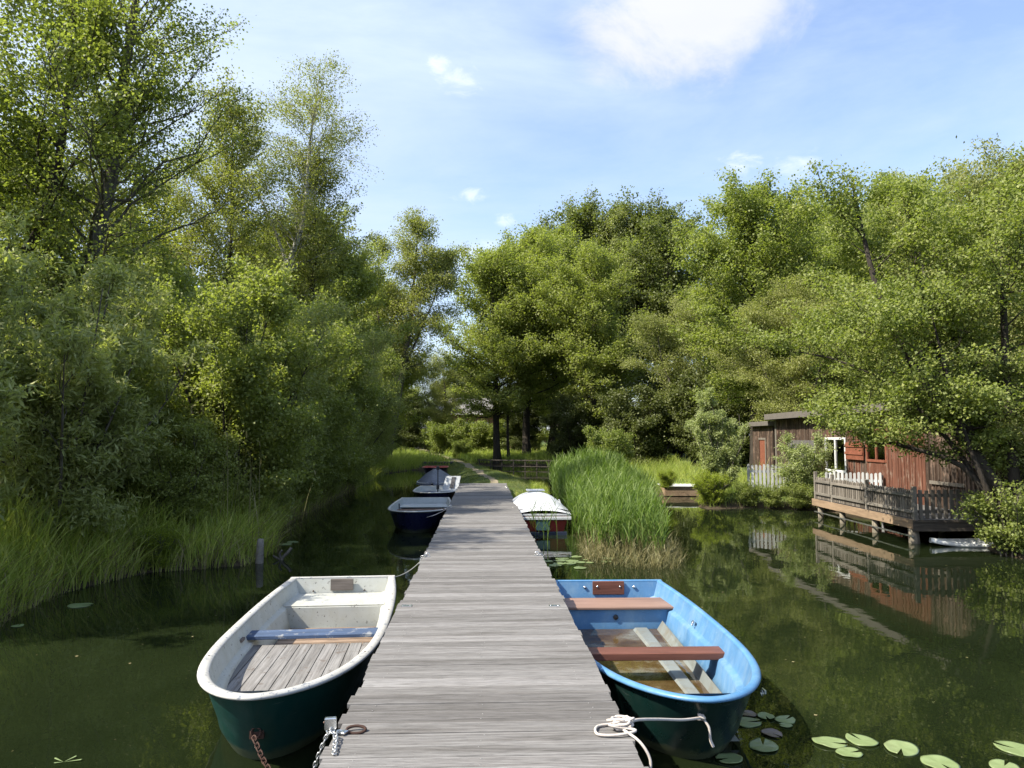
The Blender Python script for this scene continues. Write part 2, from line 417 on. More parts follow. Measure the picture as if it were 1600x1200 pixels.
scene.cycles.max_bounces = 8; scene.cycles.transmission_bounces = 5; scene.cycles.transparent_max_bounces = 8
scene.cycles.diffuse_bounces = 6; scene.cycles.glossy_bounces = 3
scene.cycles.sample_clamp_indirect = 6.0
scene.cycles.caustics_reflective = False; scene.cycles.caustics_refractive = False
scene.cycles.use_denoising = True

# ------------------------------------------------------------------ ground and water
SHORE = [(-60,-300),(-30,-40),(-14,0),(-7.4,5),(-5.5,8.2),(-5.8,10.3),(-5.35,11.9),(-4.0,12.5),(-3.9,13.8),(-4.8,17),(-5.2,28),(-5.7,43),(-4.6,47.6),
 (-2.4,48.5),(-2.1,44),(-1.6,35),(-1.15,27.5),(-.95,24.7),(.9,23.2),(2.1,24.5),(2.4,29),(1.7,37),(.5,44.5),(-.4,50),(-.9,55),(-.3,57.5),(2,56),(6,53),(14,51),(14,46),
 (7,43),(4.9,36),(4.2,29),(5.2,26.4),(7.7,26.2),(7.4,24),(6.6,22.4),(6.7,21.7),(8.3,22.0),(9.5,21.2),(10.4,19.3),(10.3,15),(9.5,13.5),(9.3,12.7),(10.4,11),(13,6),(26,-10),(60,-60),(90,-300)]
def sdist(px, py, poly=SHORE):
    """distance to the shore line, positive on land"""
    A = np.array(poly, dtype=float); B = np.roll(A, -1, 0)
    d2 = np.full(px.shape, 1e12); ins = np.zeros(px.shape, bool)
    for (ax, ay), (bx, by) in zip(A, B):
        ex, ey = bx-ax, by-ay
        t = np.clip(((px-ax)*ex + (py-ay)*ey) / (ex*ex+ey*ey), 0, 1)
        d2 = np.minimum(d2, (px-ax-t*ex)**2 + (py-ay-t*ey)**2)
        c_ = (ay > py) != (by > py)
        with np.errstate(divide='ignore', invalid='ignore'):
            ins ^= c_ & (px < (bx-ax)*(py-ay)/(by-ay+1e-12) + ax)
    d = np.sqrt(d2)
    return np.where(ins, -d, d)
def sstep(a, b, x):
    t = np.clip((x-a)/(b-a), 0, 1); return t*t*(3-2*t)
def ground_h(px, py):
    px = np.asarray(px, float); py = np.asarray(py, float)
    s = sdist(px, py)
    wob = .05*np.sin(px*1.7+py*.9) + .04*np.sin(px*.6-py*1.9+1) + .03*np.sin(px*4.1+2)*np.sin(py*3.7)
    land = .05 + .34*sstep(-.1, 1.1, s) + .10*sstep(2, 10, s) + wob*sstep(.1, 1.2, s) + .013*np.clip(py-58, 0, 90)
    wat = .05 - .9*sstep(0, 2.2, -s) - .15*sstep(-.05, .3, -s)
    return np.where(s > 0, land, wat)
xs = np.concatenate([[-900,-400,-200,-120,-80,-60,-45,-35,-28,-22], np.arange(-18, 18, .28), [20,23,27,32,40,50,65,90,140,220,400,900]])
ys = np.concatenate([[-500,-200,-80,-40,-20,-8], np.arange(-2, 62, .33), np.arange(63, 110, 1.5), [118,130,150,180,230,320,500,900,1500]])
GX, GY = np.meshgrid(xs, ys)
GZ = ground_h(GX, GY)
nx, ny = len(xs), len(ys)
idx = np.arange(nx*ny).reshape(ny, nx)
F = np.stack([idx[:-1,:-1], idx[:-1,1:], idx[1:,1:], idx[1:,:-1]], -1)
me = raw_mesh('ground', np.stack([GX, GY, GZ], -1).reshape(-1, 3), F, 4, M['ground'], smooth=True)
tag(link(bpy.data.objects.new('ground', me)), kind='structure')
me = raw_mesh('water', np.array([(-950,-550,0),(950,-550,0),(950,70,0),(-950,70,0)]), [0,1,2,3], 4, M['water'])
tag(link(bpy.data.objects.new('water', me)), kind='structure')
# trodden path along the spit and over to the meadow
pc = [(.45,26.0,.10),(.42,28,.17),(.2,32,.20),(-.35,38,.22),(-.95,45,.26),(-1.45,51,.36),(-2.2,56,.6),(-4,63,.7),(-5.6,72,.8),(-7.4,86,.9),(-9,104,1.0)]
P = []; 
for i in range(len(pc)-1):
    for k in range(14):
        t = k/14; P.append([pc[i][j]*(1-t)+pc[i+1][j]*t for j in range(3)])
pv = []; 
for x, y, hw in P:
    for q in (-1, -.5, 0, .5, 1):
        xx = x + hw*q*(1+.25*math.sin(y*3.1+q*2))*.8; pv.append((xx, y))
pv = np.array(pv); pz = ground_h(pv[:,0], pv[:,1]) + .018
n5 = len(P); id5 = np.arange(n5*5).reshape(n5, 5)
F = np.stack([id5[:-1,:-1], id5[:-1,1:], id5[1:,1:], id5[1:,:-1]], -1)
tag(link(bpy.data.objects.new('path', raw_mesh('path', np.column_stack([pv, pz]), F, 4, M['path'], smooth=True))), kind='structure')

# ------------------------------------------------------------------ jetty
rs = np.random.RandomState(5)
jet = empty('jetty', (0, 0, 0), 0, 'long straight jetty of grey grooved planks running from the foreground to the grassy bank', 'jetty')
mb = MB(); scr = MB()
y = -1.5; zt = .56
while y < 24.95:
    wd = .1365
    x0 = -.775 + rs.normal(0, .008); x1 = .775 + rs.normal(0, .008)
    if rs.rand() < .12: x0 += rs.uniform(-.012, .012); x1 += rs.uniform(-.012, .012)
    tone = rs.beta(1.8, 1.9); dz = rs.uniform(-.0025, .0025); tilt = rs.uniform(-.002, .002)
    prof = [(0, -.028), (0, -.004), (.004, 0)]
    ng = 7
    for g in range(ng):
        a = .008 + (wd-.016)*g/ng; b = .008 + (wd-.016)*(g+1)/ng
        if g: prof += [(a+.0015, 0)]
        if g < ng-1: prof += [(b-.0045, 0), (b-.003, -.0045), (b-.0005, -.0045)]
    prof += [(wd-.004, 0), (wd, -.004), (wd, -.028)]
    nseg = 7; vs_ = []
    bow_ = rs.uniform(-.002, .002)
    for k in range(nseg):
        t = k/(nseg-1); xx = x0 + (x1-x0)*t
        off = bow_*(4*t*(1-t))
        for (py, pz_) in prof:
            vs_.append((xx, y+py+off, zt+pz_+dz+tilt*(t-.5)))
    n_ = len(prof); o = len(mb.v); mb.v += vs_
    for k in range(nseg-1):
        for j in range(n_-1):
            mb.f.append((o+k*n_+j, o+(k+1)*n_+j, o+(k+1)*n_+j+1, o+k*n_+j+1)); mb.r.append(float(np.clip(tone+rs.uniform(-.10,.10)*(1 if k == 0 else 0)+.09*math.sin(j*2.3+y*40), 0, 1))); mb.sm.append(False)
    mb.f.append(tuple(o+j for j in range(n_))); mb.r.append(.1); mb.sm.append(False)
    mb.f.append(tuple(o+(nseg-1)*n_+j for j in range(n_-1, -1, -1))); mb.r.append(.1); mb.sm.append(False)
    for sx in (-.62, 0, .62):
        for q in (.035, .105):
            cx = sx + rs.uniform(-.022, .022)
            if rs.rand() < .8: scr.cyl((cx, y+q+rs.uniform(-.006, .006), zt-.0025), .0038, .0035, 6)
    y += .145
mb.build('decking', M['deck'], jet); scr.build('screws', M['screw'], jet)
for x in (-.62, 0, .62):
    MB().box(x-.035, x+.035, -1.4, 24.9, .40, .529, .5, .004).build('joist', M['beam'], jet)
for yy in (.8, 4.4, 8.0, 11.6, 15.2, 18.8, 22.4):
    MB().box(-.74, .74, yy-.04, yy+.04, .27, .397, .4, .004).build('crossbeam', M['beam'], jet)
    for x in (-.62, .62):
        MB().tube([(x, yy+.1, -1.2), (x, yy+.1, .395)], [.065, .06], 12).build('post', M['pile'], jet)
def wave(pts, n):
    """smooth curve through the points"""
    P = [Vector(p) for p in pts]; out = []
    for i in range(len(P)-1):
        p0 = P[max(i-1,0)]; p1 = P[i]; p2 = P[i+1]; p3 = P[min(i+2,len(P)-1)]
        for k in range(n):
            t = k/n
            out.append(.5*((2*p1)+(-p0+p2)*t+(2*p0-5*p1+4*p2-p3)*t*t+(-p0+3*p1-3*p2+p3)*t**3))
    out.append(P[-1]); return out
def bracket(x, y, label):
    b = MB().box(x-.05, x+.05, y-.03, y+.03, .5615, .5665, .5, .001)
    for q in (-.035, .035): b.cyl((x+q, y, .5665), .006, .003, 8)
    o = b.build('metal_plate', M['chrome']); tag(o, label, 'plate', 'metal plates screwed to the jetty')
bracket(-.70, 6.93, 'small bright metal plate screwed to the left edge of the jetty beside the white dinghy')
bracket(.66, 6.88, 'small bright metal plate screwed to the right edge of the jetty beside the blue dinghy')
def chain(pts, link_l=.034, wire=.0035, wd=.010):
    """links strung on a smooth curve"""
    C = wave(pts, 60); mbx = MB(); acc = 0; step = link_l*.72; i = 0; k = 0
    cum = [0]
    for a, b in zip(C[:-1], C[1:]): cum.append(cum[-1] + (b-a).length)
    d = 0
    while d < cum[-1] - step:
        while cum[i+1] < d: i += 1
        p = C[i].lerp(C[i+1], (d-cum[i])/max(1e-9, cum[i+1]-cum[i])); t = (C[i+1]-C[i]).normalized()
        a = t.cross(Vector((.1,.2,1))).normalized(); b = t.cross(a)
        s = a if k % 2 else b
        if k % 2 == 0: s = (b*.8+a*.6).normalized()
        h = link_l/2-wd; ring = []
        for q in range(6): an = math.pi*q/5 - math.pi/2; ring.append(p + t*(h+wd*math.cos(an)) + s*(wd*math.sin(an)))
        for q in range(6): an = math.pi*q/5 + math.pi/2; ring.append(p + t*(-h+wd*math.cos(an)) + s*(wd*math.sin(an)))
        mbx.tube(ring, wire, 6, closed=True); d += step; k += 1
    return mbx
def fitting(x, y, sgn, label):
    """little shackle and eye plate on the jetty edge with a short chain hanging down"""
    e = empty('mooring_fitting', (x, y, .561), 0, label, 'mooring fitting', 'mooring fittings on the jetty edge')
    MB().box(-.035, .035, -.02, .02, 0, .005, .5, .001).build('eye_plate', M['steel'], e)
    ring = [(.028*math.cos(a), 0, .02+.028*math.sin(a)) for a in np.linspace(0, 2*math.pi, 15)[:-1]]
    MB().tube(ring, .005, 6, closed=True).build('ring', M['chrome'], e)
    ring = [(sgn*.03+.03*math.cos(a), .02*math.cos(a), .01+.012*math.sin(a)) for a in np.linspace(0, 2*math.pi, 15)[:-1]]
    MB().tube(ring, .006, 6, closed=True).build('shackle', M['steel'], e)
    chain([(sgn*.03, 0, .01), (sgn*.075, .0, 0), (sgn*.085, -.02, -.10), (sgn*.07, -.03, -.22)]).build('hanging_chain', M['steel'], e)
fitting(-.72, 9.73, -1, 'steel ring and shackle on the left jetty edge near the stern of the white dinghy')
fitting(.71, 9.78, 1, 'steel ring and hanging chain on the right jetty edge by the lily pad patch')
fitting(-.72, 16.5, -1, 'small steel ring on the left edge of the jetty beside the nearest navy boat')
fitting(.70, 22.3, 1, 'small dark ring on the right edge near the far end of the jetty')

# ------------------------------------------------------------------ boats
def beam(y, L, W, full=2.6, e1=3.0, e2=.55, taper=.13):
    t = min(max(y/full, 0), 1)
    b = W*(1-(1-t)**e1)**e2
    if y > full: b *= 1-taper*((y-full)/max(.01, L-full))**2
    return b
def sheer(y, L, hb=.52, hm=.42, hs=.44):
    t = y/L
    return hm + (hb-hm)*max(0, 1-t/.55)**2 + (hs-hm)*max(0, (t-.6)/.4)**2
def stations(L, n=34):
    return [L*(1-math.cos(math.pi/2*(i/(n-1))))**1.25 for i in range(n)]
def boat(name, loc, rz, L, W, mats, label, group=None, hb=.52, hm=.42, hs=.44, rake=.45, floor=.06, ledge=.15, full=None, e2=.55, rim=.034):
    full = full or L*.62
    root = empty(name, loc, rz, label, 'boat', group)
    S = stations(L); B = lambda y: beam(y, L, W, full, 3.0, e2); G = lambda y: sheer(y, L, hb, hm, hs)
    keel = -.14
    # outer hull
    T = 12; vs_ = []; fs = []
    for y in S:
        b = B(y); g = G(y)
        for side in (-1, 1):
            for k in range(T+1):
                t = k/T                      # 0 keel .. 1 gunwale
                if t < .45: q = t/.45; xr = .72*q**.75; zr = .22*q**2
                else: q = (t-.45)/.55; xr = .72+.28*q**.8; zr = .22+.78*q
                z = keel+(g-keel)*zr
                yy = y + rake*(1-zr)**1.1*max(0, 1-y/(L*.45))**2
                if y > L*.9: yy = y - .10*(1-zr)*((y-L*.9)/(L*.1))
                lap = .012*math.sin(min(1, max(0, (zr-.35)/.1))*math.pi) if y > .05 else 0
                vs_.append((side*(b*xr+lap), yy, z))
    n = T+1
    for i in range(len(S)-1):
        for sd_ in (0, 1):
            for k in range(T):
                a = (i*2+sd_)*n+k; b2 = ((i+1)*2+sd_)*n+k
                fs.append((a, b2, b2+1, a+1) if sd_ else (a, a+1, b2+1, b2))
    last = len(S)-1
    a0 = last*2*n
    fs.append(tuple([a0+k for k in range(T, -1, -1)] + [a0+n+k for k in range(T+1)]))
    hull = MB(); hull.add(vs_, fs, .5, True); hull.sm[-1] = False
    hull.build('hull', mats['hull'], root)
    # rolled gunwale rim
    path = [(-B(y), y, G(y)) for y in reversed(S)] + [(B(y), y, G(y)) for y in S[1:]]
    path = [path[0]] + path + [path[-1]]
    rm = MB(); rr = []
    ring = path[1:-1]
    K = len(ring); vs_ = []; cs = 10
    for i, p in enumerate(ring):
        a = Vector(ring[max(i-1,0)]); b2 = Vector(ring[min(i+1,K-1)]); t = (b2-a).normalized()
        o = Vector((-t.y, t.x, 0)); 
        if o.length < .01: o = Vector((1,0,0))
        o.normalize()
        for j in range(cs):
            an = 2*math.pi*j/cs
            vs_.append(Vector(p) + o*(math.cos(an)*rim) + Vector((0,0,1))*(math.sin(an)*.019))
    f_ = [(i*cs+j, i*cs+(j+1) % cs, (i+1)*cs+(j+1) % cs, (i+1)*cs+j) for i in range(K-1) for j in range(cs)]
    rm.add(vs_, f_, .5, True)
    zt_ = G(L); b = B(L)
    rm.box(-b-rim, b+rim, L-.02, L+.022, zt_-.02, zt_+.02, .5, .006)
    rm.build('rim', mats['rim'], root)
    # inner liner with a ledge, kept inside the hull skin
    lv = []; fs = []; prof = [(.024, .005), (.036, -.07), (.045, -ledge+.01), (.052, -ledge), (.118, -ledge-.012), (.128, -ledge-.03), (.145, -.30), (.16, None)]
    SI = [y for y in S if B(y) > .20]
    def hullx(b, g, z):
        zr = min(1, max(0, (z-keel)/(g-keel)))
        return b*(.72+.28*((zr-.22)/.78)**.8 if zr > .22 else .72*(zr/.22)**.375)
    for y in SI:
        g = G(y)
        for side in (-1, 1):
            for off, dz in prof:
                z = floor if dz is None else max(g+dz, floor+.01)
                zr = min(1, (z-keel)/(g-keel))
                yy = y + rake*(1-zr)**1.1*max(0, 1-y/(L*.45))**2 + .02*max(0, 1-y/.3)
                yy = min(yy, L-.045-.10*(1-zr))
                x_ = min(B(y)-off, hullx(B(y), g, z)-.03)
                lv.append((side*max(.0, x_), yy, z))
    n = len(prof)
    for i in range(len(SI)-1):
        for sd_ in (0, 1):
            for k in range(n-1):
                a = (i*2+sd_)*n+k; b2 = ((i+1)*2+sd_)*n+k
                fs.append((a, a+1, b2+1, b2) if sd_ else (a, b2, b2+1, a+1))
        a = (i*2)*n+n-1; b2 = ((i+1)*2)*n+n-1
        fs.append((a, a+n, b2+n, b2))
    # closed at bow and stern
    fs.append(tuple([k for k in range(n)] + [n+k for k in range(n-1, -1, -1)]))
    e0 = (len(SI)-1)*2*n
    fs.append(tuple([e0+k for k in range(n-1, -1, -1)] + [e0+n+k for k in range(n)]))
    ln = MB(); ln.add(lv, fs, .5, True); ln.sm[-1] = False
    ln.build('inner_shell', mats['inner'], root)
    return root, B, G
def inner_y(B, x, off, L):
    """first y where the inside is at least |x| wide"""
    y = .02
    while y < L and B(y)-off < abs(x): y += .01
    return y
def raked(y, z, L, g=.48, rake=.45):
    zr = min(1, (z+.14)/(g+.14)); return y + rake*(1-zr)**1.1*max(0, 1-y/(L*.45))**2
def curve_tube(name, pts, r, mat, parent, n=8):
    return MB().tube(wave(pts, 8), r, n).build(name, mat, parent)

# white dinghy, left of the jetty
bw, B, G = boat('rowing_boat', (-1.42, 4.70, 0), R(3.2), 4.27, .655, dict(hull=M['hullgreen'], rim=M['rimwhite'], inner=M['gelwhite']),
    'worn white dinghy with dark green hull and blue plank moored left of the jetty', floor=.02, hb=.52, rim=.042)
fb = MB(); rs = np.random.RandomState(2)
zb = .235; yend = 2.22; wdt = .112
for k in range(-6, 6):
    xa, xb = k*wdt+.004, (k+1)*wdt-.004
    cols = np.linspace(xa, xb, 5); top = []; bot = []
    ok = True
    pts = [(x, raked(inner_y(B, x, .085, 4.35)+.05, zb, 4.35)+.03) for x in cols]
    if min(abs(xa), abs(xb)) > .60: continue
    pts = [(x, min(y_, yend-.05)) for x, y_ in pts]
    n_ = len(pts); vv = [(x, y_, zb) for x, y_ in pts] + [(x, yend, zb) for x, _ in pts] + [(x, y_, zb-.02) for x, y_ in pts] + [(x, yend, zb-.02) for x, _ in pts]
    ff = [(i, i+1, n_+i+1, n_+i) for i in range(n_-1)] + [(i, 2*n_+i, 2*n_+i+1, i+1) for i in range(n_-1)] + [(n_+i, n_+i+1, 3*n_+i+1, 3*n_+i) for i in range(n_-1)] + [(0, n_, 3*n_, 2*n_), (n_-1, 2*n_+n_-1, 3*n_+n_-1, 2*n_-1)]
    fb.add(vv, ff, rs.rand())
fb.build('floorboards', M['floorboard'], bw)
# dark slats in the deep part behind the thwart
sl = MB()
for k in range(11):
    y_ = 2.42 + k*.118
    if y_ > 3.43: break
    xx = B(y_)-.18
    sl.box(-xx, xx, y_, y_+.10, .05, .066, rs.rand(), .002)
sl.build('floor_slats', M['floor_dark'], bw)
th = MB(); xx = B(2.3)-.05
th.box(-xx, xx, 2.20, 2.42, .285, .318, .5, .004)
th.build('thwart', M['blueplank'], bw)
# stern bench
bn = MB(); xx = B(3.9)-.06
bn.box(-xx, xx, 3.56, 4.17, .27, .285, .5, .004); bn.box(-xx+.015, xx-.015, 3.545, 3.565, .03, .268, .5, .004)
bn.build('stern_bench', M['gelwhite'], bw)
pd = MB().box(-.13, .13, 4.165, 4.20, .315, .447, .4, .003)
pd.build('motor_pad', M['pad'], bw)
for sx in (-1, 1):
    MB().obox((sx*(B(2.0)-.06), 2.05, .33), (.02,0,0), (0,.05,0), (0,0,.012)).build('oar_block', M['pad'], bw)
    for y_ in (1.1, 2.6, 3.3):
        MB().tube([(sx*(B(y_)), y_, G(y_)+.012), (sx*(B(y_)), y_, G(y_)+.021)], .007, 8).build('rivet', M['rust'], bw)
for sx, yy in ((.26, 4.20), (-.33, 4.20)):
    MB().tube([(sx, yy-.0, .31), (sx, yy-.035, .315)], .008, 8).build('bolt', M['rust'], bw)
MB().box(-.045, .045, .17, .20, .20, .29, .5, .004).build('bow_plate', M['rust'], bw)
ring = [(.0+.03*math.cos(a), .155, .25+.03*math.sin(a)) for a in np.linspace(0, 2*math.pi, 15)[:-1]]
MB().tube(ring, .006, 6, closed=True).build('bow_ring', M['rust'], bw)

# blue dinghy, right of the jetty
bb, B, G = boat('rowing_boat', (1.40, 4.60, 0), R(-.6), 4.02, .69, dict(hull=M['hullgreen2'], rim=M['rimblue'], inner=M['gelblue']),
    'light blue dinghy with red-brown benches and rainwater inside moored right of the jetty', floor=.0, hb=.50, rim=.032)
def plank(name, y0_, y1_, z0_, z1_, mat, parent, B, off=.05):
    xx = B((y0_+y1_)/2)-off
    return MB().box(-xx, xx, y0_, y1_, z0_, z1_, .5, .005).build(name, mat, parent)
plank('thwart', 1.62, 1.82, .255, .315, M['mahog'], bb, B, .06)
plank('stern_seat', 3.30, 3.78, .285, .31, M['mahog_pale'], bb, B, .05)
bx = MB(); xx = B(3.5)-.07
bx.box(-xx, xx, 3.34, 3.40, .0, .283, .5, .006); bx.build('bench_box', M['gelblue'], bb)
MB().tube([(-.02, 3.338, .2), (-.02, 3.325, .2)], [.028, .026], 16).build('drain_plug', M['black'], bb)
MB().box(-.18, .18, 3.935, 3.965, .31, .458, .5, .004).build('motor_pad', M['mahog'], bb)
for x in (-.13, .13): MB().tube([(x, 3.936, .40), (x, 3.928, .40)], .010, 10).build('screw', M['chrome'], bb)
for x in (-.27, .30): MB().tube([(x, 3.972, .39), (x, 3.945, .39)], .016, 10).build('bolt', M['chrome'], bb)
# bow seat
bs = MB(); 
xs_ = np.linspace(-.40, .40, 15); v1 = [(x, raked(inner_y(B, x, .10, 4.0)+.05, .30, 4.0)+.03, .30) for x in xs_]; v2 = [(x, .62, .30) for x in xs_]
v1 = [(x, min(y_, .60), z) for x, y_, z in v1]
vv = v1+v2+[(x,y_,z-.02) for x,y_,z in v1]+[(x,y_,z-.02) for x,y_,z in v2]; n_ = 15
bs.add(vv, [(i, i+1, n_+i+1, n_+i) for i in range(n_-1)]+[(n_+i, n_+i+1, 3*n_+i+1, 3*n_+i) for i in range(n_-1)]+[(i, 2*n_+i, 2*n_+i+1, i+1) for i in range(n_-1)], .5)
bs.build('bow_seat', M['mahog_pale'], bb)
# moulded keel ridge, side panel and rainwater
kd = MB()
kd.add([(.16,.55,.03),(.22,.55,.09),(.30,.55,.09),(.36,.55,.03),(.10,3.3,.03),(.18,3.3,.10),(.30,3.3,.10),(.38,3.3,.03)], [(0,1,5,4),(1,2,6,5),(2,3,7,6),(0,3,2,1)], .5, False)
kd.add([(.36,.72,.03),(.40,.80,.17),(.38,3.3,.03),(.47,3.3,.17)], [(0,1,3,2)], .5)
kd.build('floor_ridge', M['keelgrey'], bb)
bl = [(-(B(y_)-.17), y_, .078) for y_ in np.linspace(.62, 3.33, 20)]; br_ = [(B(y_)-.17, y_, .078) for y_ in np.linspace(.62, 3.33, 20)]
MB().add(bl+br_, [(i, 20+i, 21+i, i+1) for i in range(19)], .5).build('rainwater', M['bilge'], bb)
for (x, y_, s) in ((.60, 2.55, 1), (.56, .62, 1)):
    e = MB().obox((x-.0, y_, .34), (.006,0,0), (0,.03,0), (0,0,.012))
    ring = [(x-.015, y_+.02*math.cos(a), .325+.02*math.sin(a)) for a in np.linspace(0, 2*math.pi, 13)[:-1]]
    e.tube(ring, .004, 6, closed=True); e.build('oar_lock', M['chrome'], bb)
ey = MB().tube([(.03, .20, .33), (.03, .165, .33)], [.032, .026], 12)
ring = [(.03, .15+.02*math.cos(a), .315+.028*math.sin(a)) for a in np.linspace(0, 2*math.pi, 13)[:-1]]
ey.tube(ring, .005, 6, closed=True); ey.build('bow_eye', M['steel'], bb)

# two open boats with navy hulls beyond the white dinghy
bc, B, G = boat('rowing_boat', (-1.50, 16.15, 0), R(1.0), 4.3, .72, dict(hull=M['navy'], rim=M['rimgrey'], inner=M['gelgrey']),
    'navy open boat with an oar, nearest of the row beyond the white dinghy', hb=.50, floor=.05)
plank('thwart', 1.7, 1.95, .27, .30, M['gelgrey'], bc, B)
plank('stern_bench', 3.3, 4.2, .28, .30, M['gelgrey'], bc, B)
MB().box(-.60, -.57, 2.9, 2.94, .20, .42, .5).build('fender_strap', M['black'], bc)
orr = empty('oar', (-1.95, 16.95, .43), R(-84), 'pale wooden oar lying across the front of the nearest navy boat', 'oar')
MB().tube([(0,0,.03),(0,.85,.03)], .018, 8).build('shaft', M['mahog_pale'], orr)
MB().obox((0,1.05,.03), (.06,0,0), (0,.2,0), (0,0,.008)).build('blade', M['mahog_pale'], orr)
bd, B, G = boat('rowing_boat', (-1.50, 22.1, 0), R(.5), 3.3, .68, dict(hull=M['navy'], rim=M['rimgrey'], inner=M['gelgrey']),
    'navy open boat carrying a grey folding seat, in front of the tarpaulin-covered boat', hb=.46, floor=.05)
plank('thwart', 1.1, 1.35, .27, .30, M['gelgrey'], bd, B)
fs_ = empty('folding_seat', (-1.10, 23.3, .30), R(-8), 'grey padded folding boat seat with dark centre stripe facing the jetty', 'seat')
MB().cyl((0, .2, 0), .04, .08, 12).build('pedestal', M['black'], fs_)
MB().box(-.25, .25, 0, .42, .08, .15, .5, .03).build('cushion', M['seatgrey'], fs_)
q = MB(); q.add([(-.25,.40,.15),(.25,.40,.15),(.30,.62,.56),(-.18,.62,.56),(-.25,.47,.15),(.25,.47,.15),(.30,.69,.56),(-.18,.69,.56)], [(0,1,2,3),(7,6,5,4),(0,4,5,1),(1,5,6,2),(2,6,7,3),(3,7,4,0)], .5); q.build('backrest', M['seatgrey'], fs_)
q = MB(); q.add([(-.02,.395,.20),(.12,.395,.20),(.15,.595,.53),(.02,.595,.53)], [(0,1,2,3)], .5); q.build('stripe', M['black'], fs_)
tm = empty('electric_motor', (-1.48, 24.4, .44), 0, 'slim black electric outboard motor standing upright behind the grey folding seat', 'outboard motor')
MB().tube([(0,0,-.5),(0,0,.62)], .018, 10).build('shaft', M['black'], tm)
MB().box(-.05, .05, -.08, .10, .60, .72, .5, .015).build('motor_head', M['black'], tm)
MB().tube([(0,-.05,.66),(-.16,-.28,.64)], .014, 8).build('tiller', M['black'], tm)
MB().box(-.045, .045, -.03, .05, -.04, .10, .5, .008).build('clamp', M['black'], tm)
bg_ = MB(); r3 = np.random.RandomState(3)
bagv = []; 
for i in range(7):
    for j in range(10):
        th_ = math.pi*i/6; ph = 2*math.pi*j/10; rr_ = 1+r3.uniform(-.12,.12)
        bagv.append((.42*math.sin(th_)*math.cos(ph)*rr_, .18*math.sin(th_)*math.sin(ph)*rr_, .12+.12*math.cos(th_)*rr_))
bg_.add(bagv, [(i*10+j, (i+1)*10+j, (i+1)*10+(j+1) % 10, i*10+(j+1) % 10) for i in range(6) for j in range(10)], .5, True)
o = bg_.build('tackle_bag', M['tarp']); o.location = (-1.62, 22.95, .22); tag(o, 'dark bag lying in the boat beside the grey folding seat', 'bag')
# tarpaulin-covered boat
be, B, G = boat('covered_boat', (-1.82, 26.6, 0), R(0), 4.0, .68, dict(hull=M['navy'], rim=M['rimgrey'], inner=M['gelgrey']),
    'navy boat under a peaked grey tarpaulin moored beside the grassy bank', hb=.46, floor=.05)
cv = []; SS = stations(4.0, 16)
for y_ in SS:
    b = B(y_)+.05; g = G(y_)+.0; ridge = .50*math.sin(math.pi*min(1, y_/2.6+.02)*.5)**.8*(1-.35*max(0, (y_-2.6)/1.4))
    for k in range(13):
        t = -1+2*k/12; cv.append((b*t, y_-.04, g-.06*abs(t)**8 + ridge*(1-abs(t)**1.25) + .012*math.sin(k*2.4+y_*5)))
n_ = 13
MB().add(cv, [(i*n_+k, i*n_+k+1, (i+1)*n_+k+1, (i+1)*n_+k) for i in range(15) for k in range(12)], .5, True).build('tarpaulin', M['tarp'], be)
# low red boat far along the bank
br2, B, G = boat('flat_boat', (-2.80, 41.8, 0), R(0), 3.2, .74, dict(hull=M['navy'], rim=M['redrim'], inner=M['redrim']),
    'low boat with a red rim moored far along the left side of the grassy bank', hb=.40, hm=.36, hs=.36, floor=.12)
plank('thwart', 1.0, 1.2, .27, .29, M['rimwhite'], br2, B)
# white-covered red boat, right of the jetty: stern towards us
bgx, B, G = boat('covered_boat', (1.28, 19.95, 0), R(180), 3.95, .66, dict(hull=M['red'], rim=M['coverwhite'], inner=M['gelgrey']),
    'red-hulled boat with a domed white cover beside the reeds right of the jetty', hb=.46, rim=.045, full=2.2)
cv = []; SS = [3.98*(i/17) for i in range(18)]
for y_ in SS:
    b = max(.02, B(max(.03, y_))+.02); g = G(y_)+.015
    ridge = .36*math.sin(math.pi*min(1, y_/2.2)*.5)**.7*(1-.80*max(0, (y_-2.3)/1.7)**1.5)
    for k in range(15):
        t = -1+2*k/14; cv.append((b*t, y_, g + ridge*(1-abs(t)**2.2)))
n_ = 15
MB().add(cv, [(i*n_+k, i*n_+k+1, (i+1)*n_+k+1, (i+1)*n_+k) for i in range(17) for k in range(14)], .5, True).build('cover', M['coverwhite'], bgx)
MB().box(-.22, .22, 1.6, 2.0, .80, .83, .5, .008).build('cover_vent', M['coverwhite'], bgx)
MB().tube(wave([(-.68, 3.70, .47), (-.3, 3.72, .545), (.3, 3.72, .545), (.68, 3.70, .47)], 6), .014, 8).build('lashing_rope', M['black'], bgx)
MB().box(-.63, .63, 3.955, 3.99, .33, .40, .5, .01).build('stern_trim', M['coverwhite'], bgx)
MB().box(-.16, .13, 3.94, 3.975, .10, .325, .5, .01).build('transom_plate', M['teal'], bgx)
MB().box(-.54, .54, 3.90, 3.925, -.02, .075, .5, .01).build('waterline_band', M['darkband'], bgx)
MB().obox((-.52, 2.6, .60), (.012,0,0), (0,.05,0), (.02,0,.05)).build('cleat', M['pvc'], bgx)

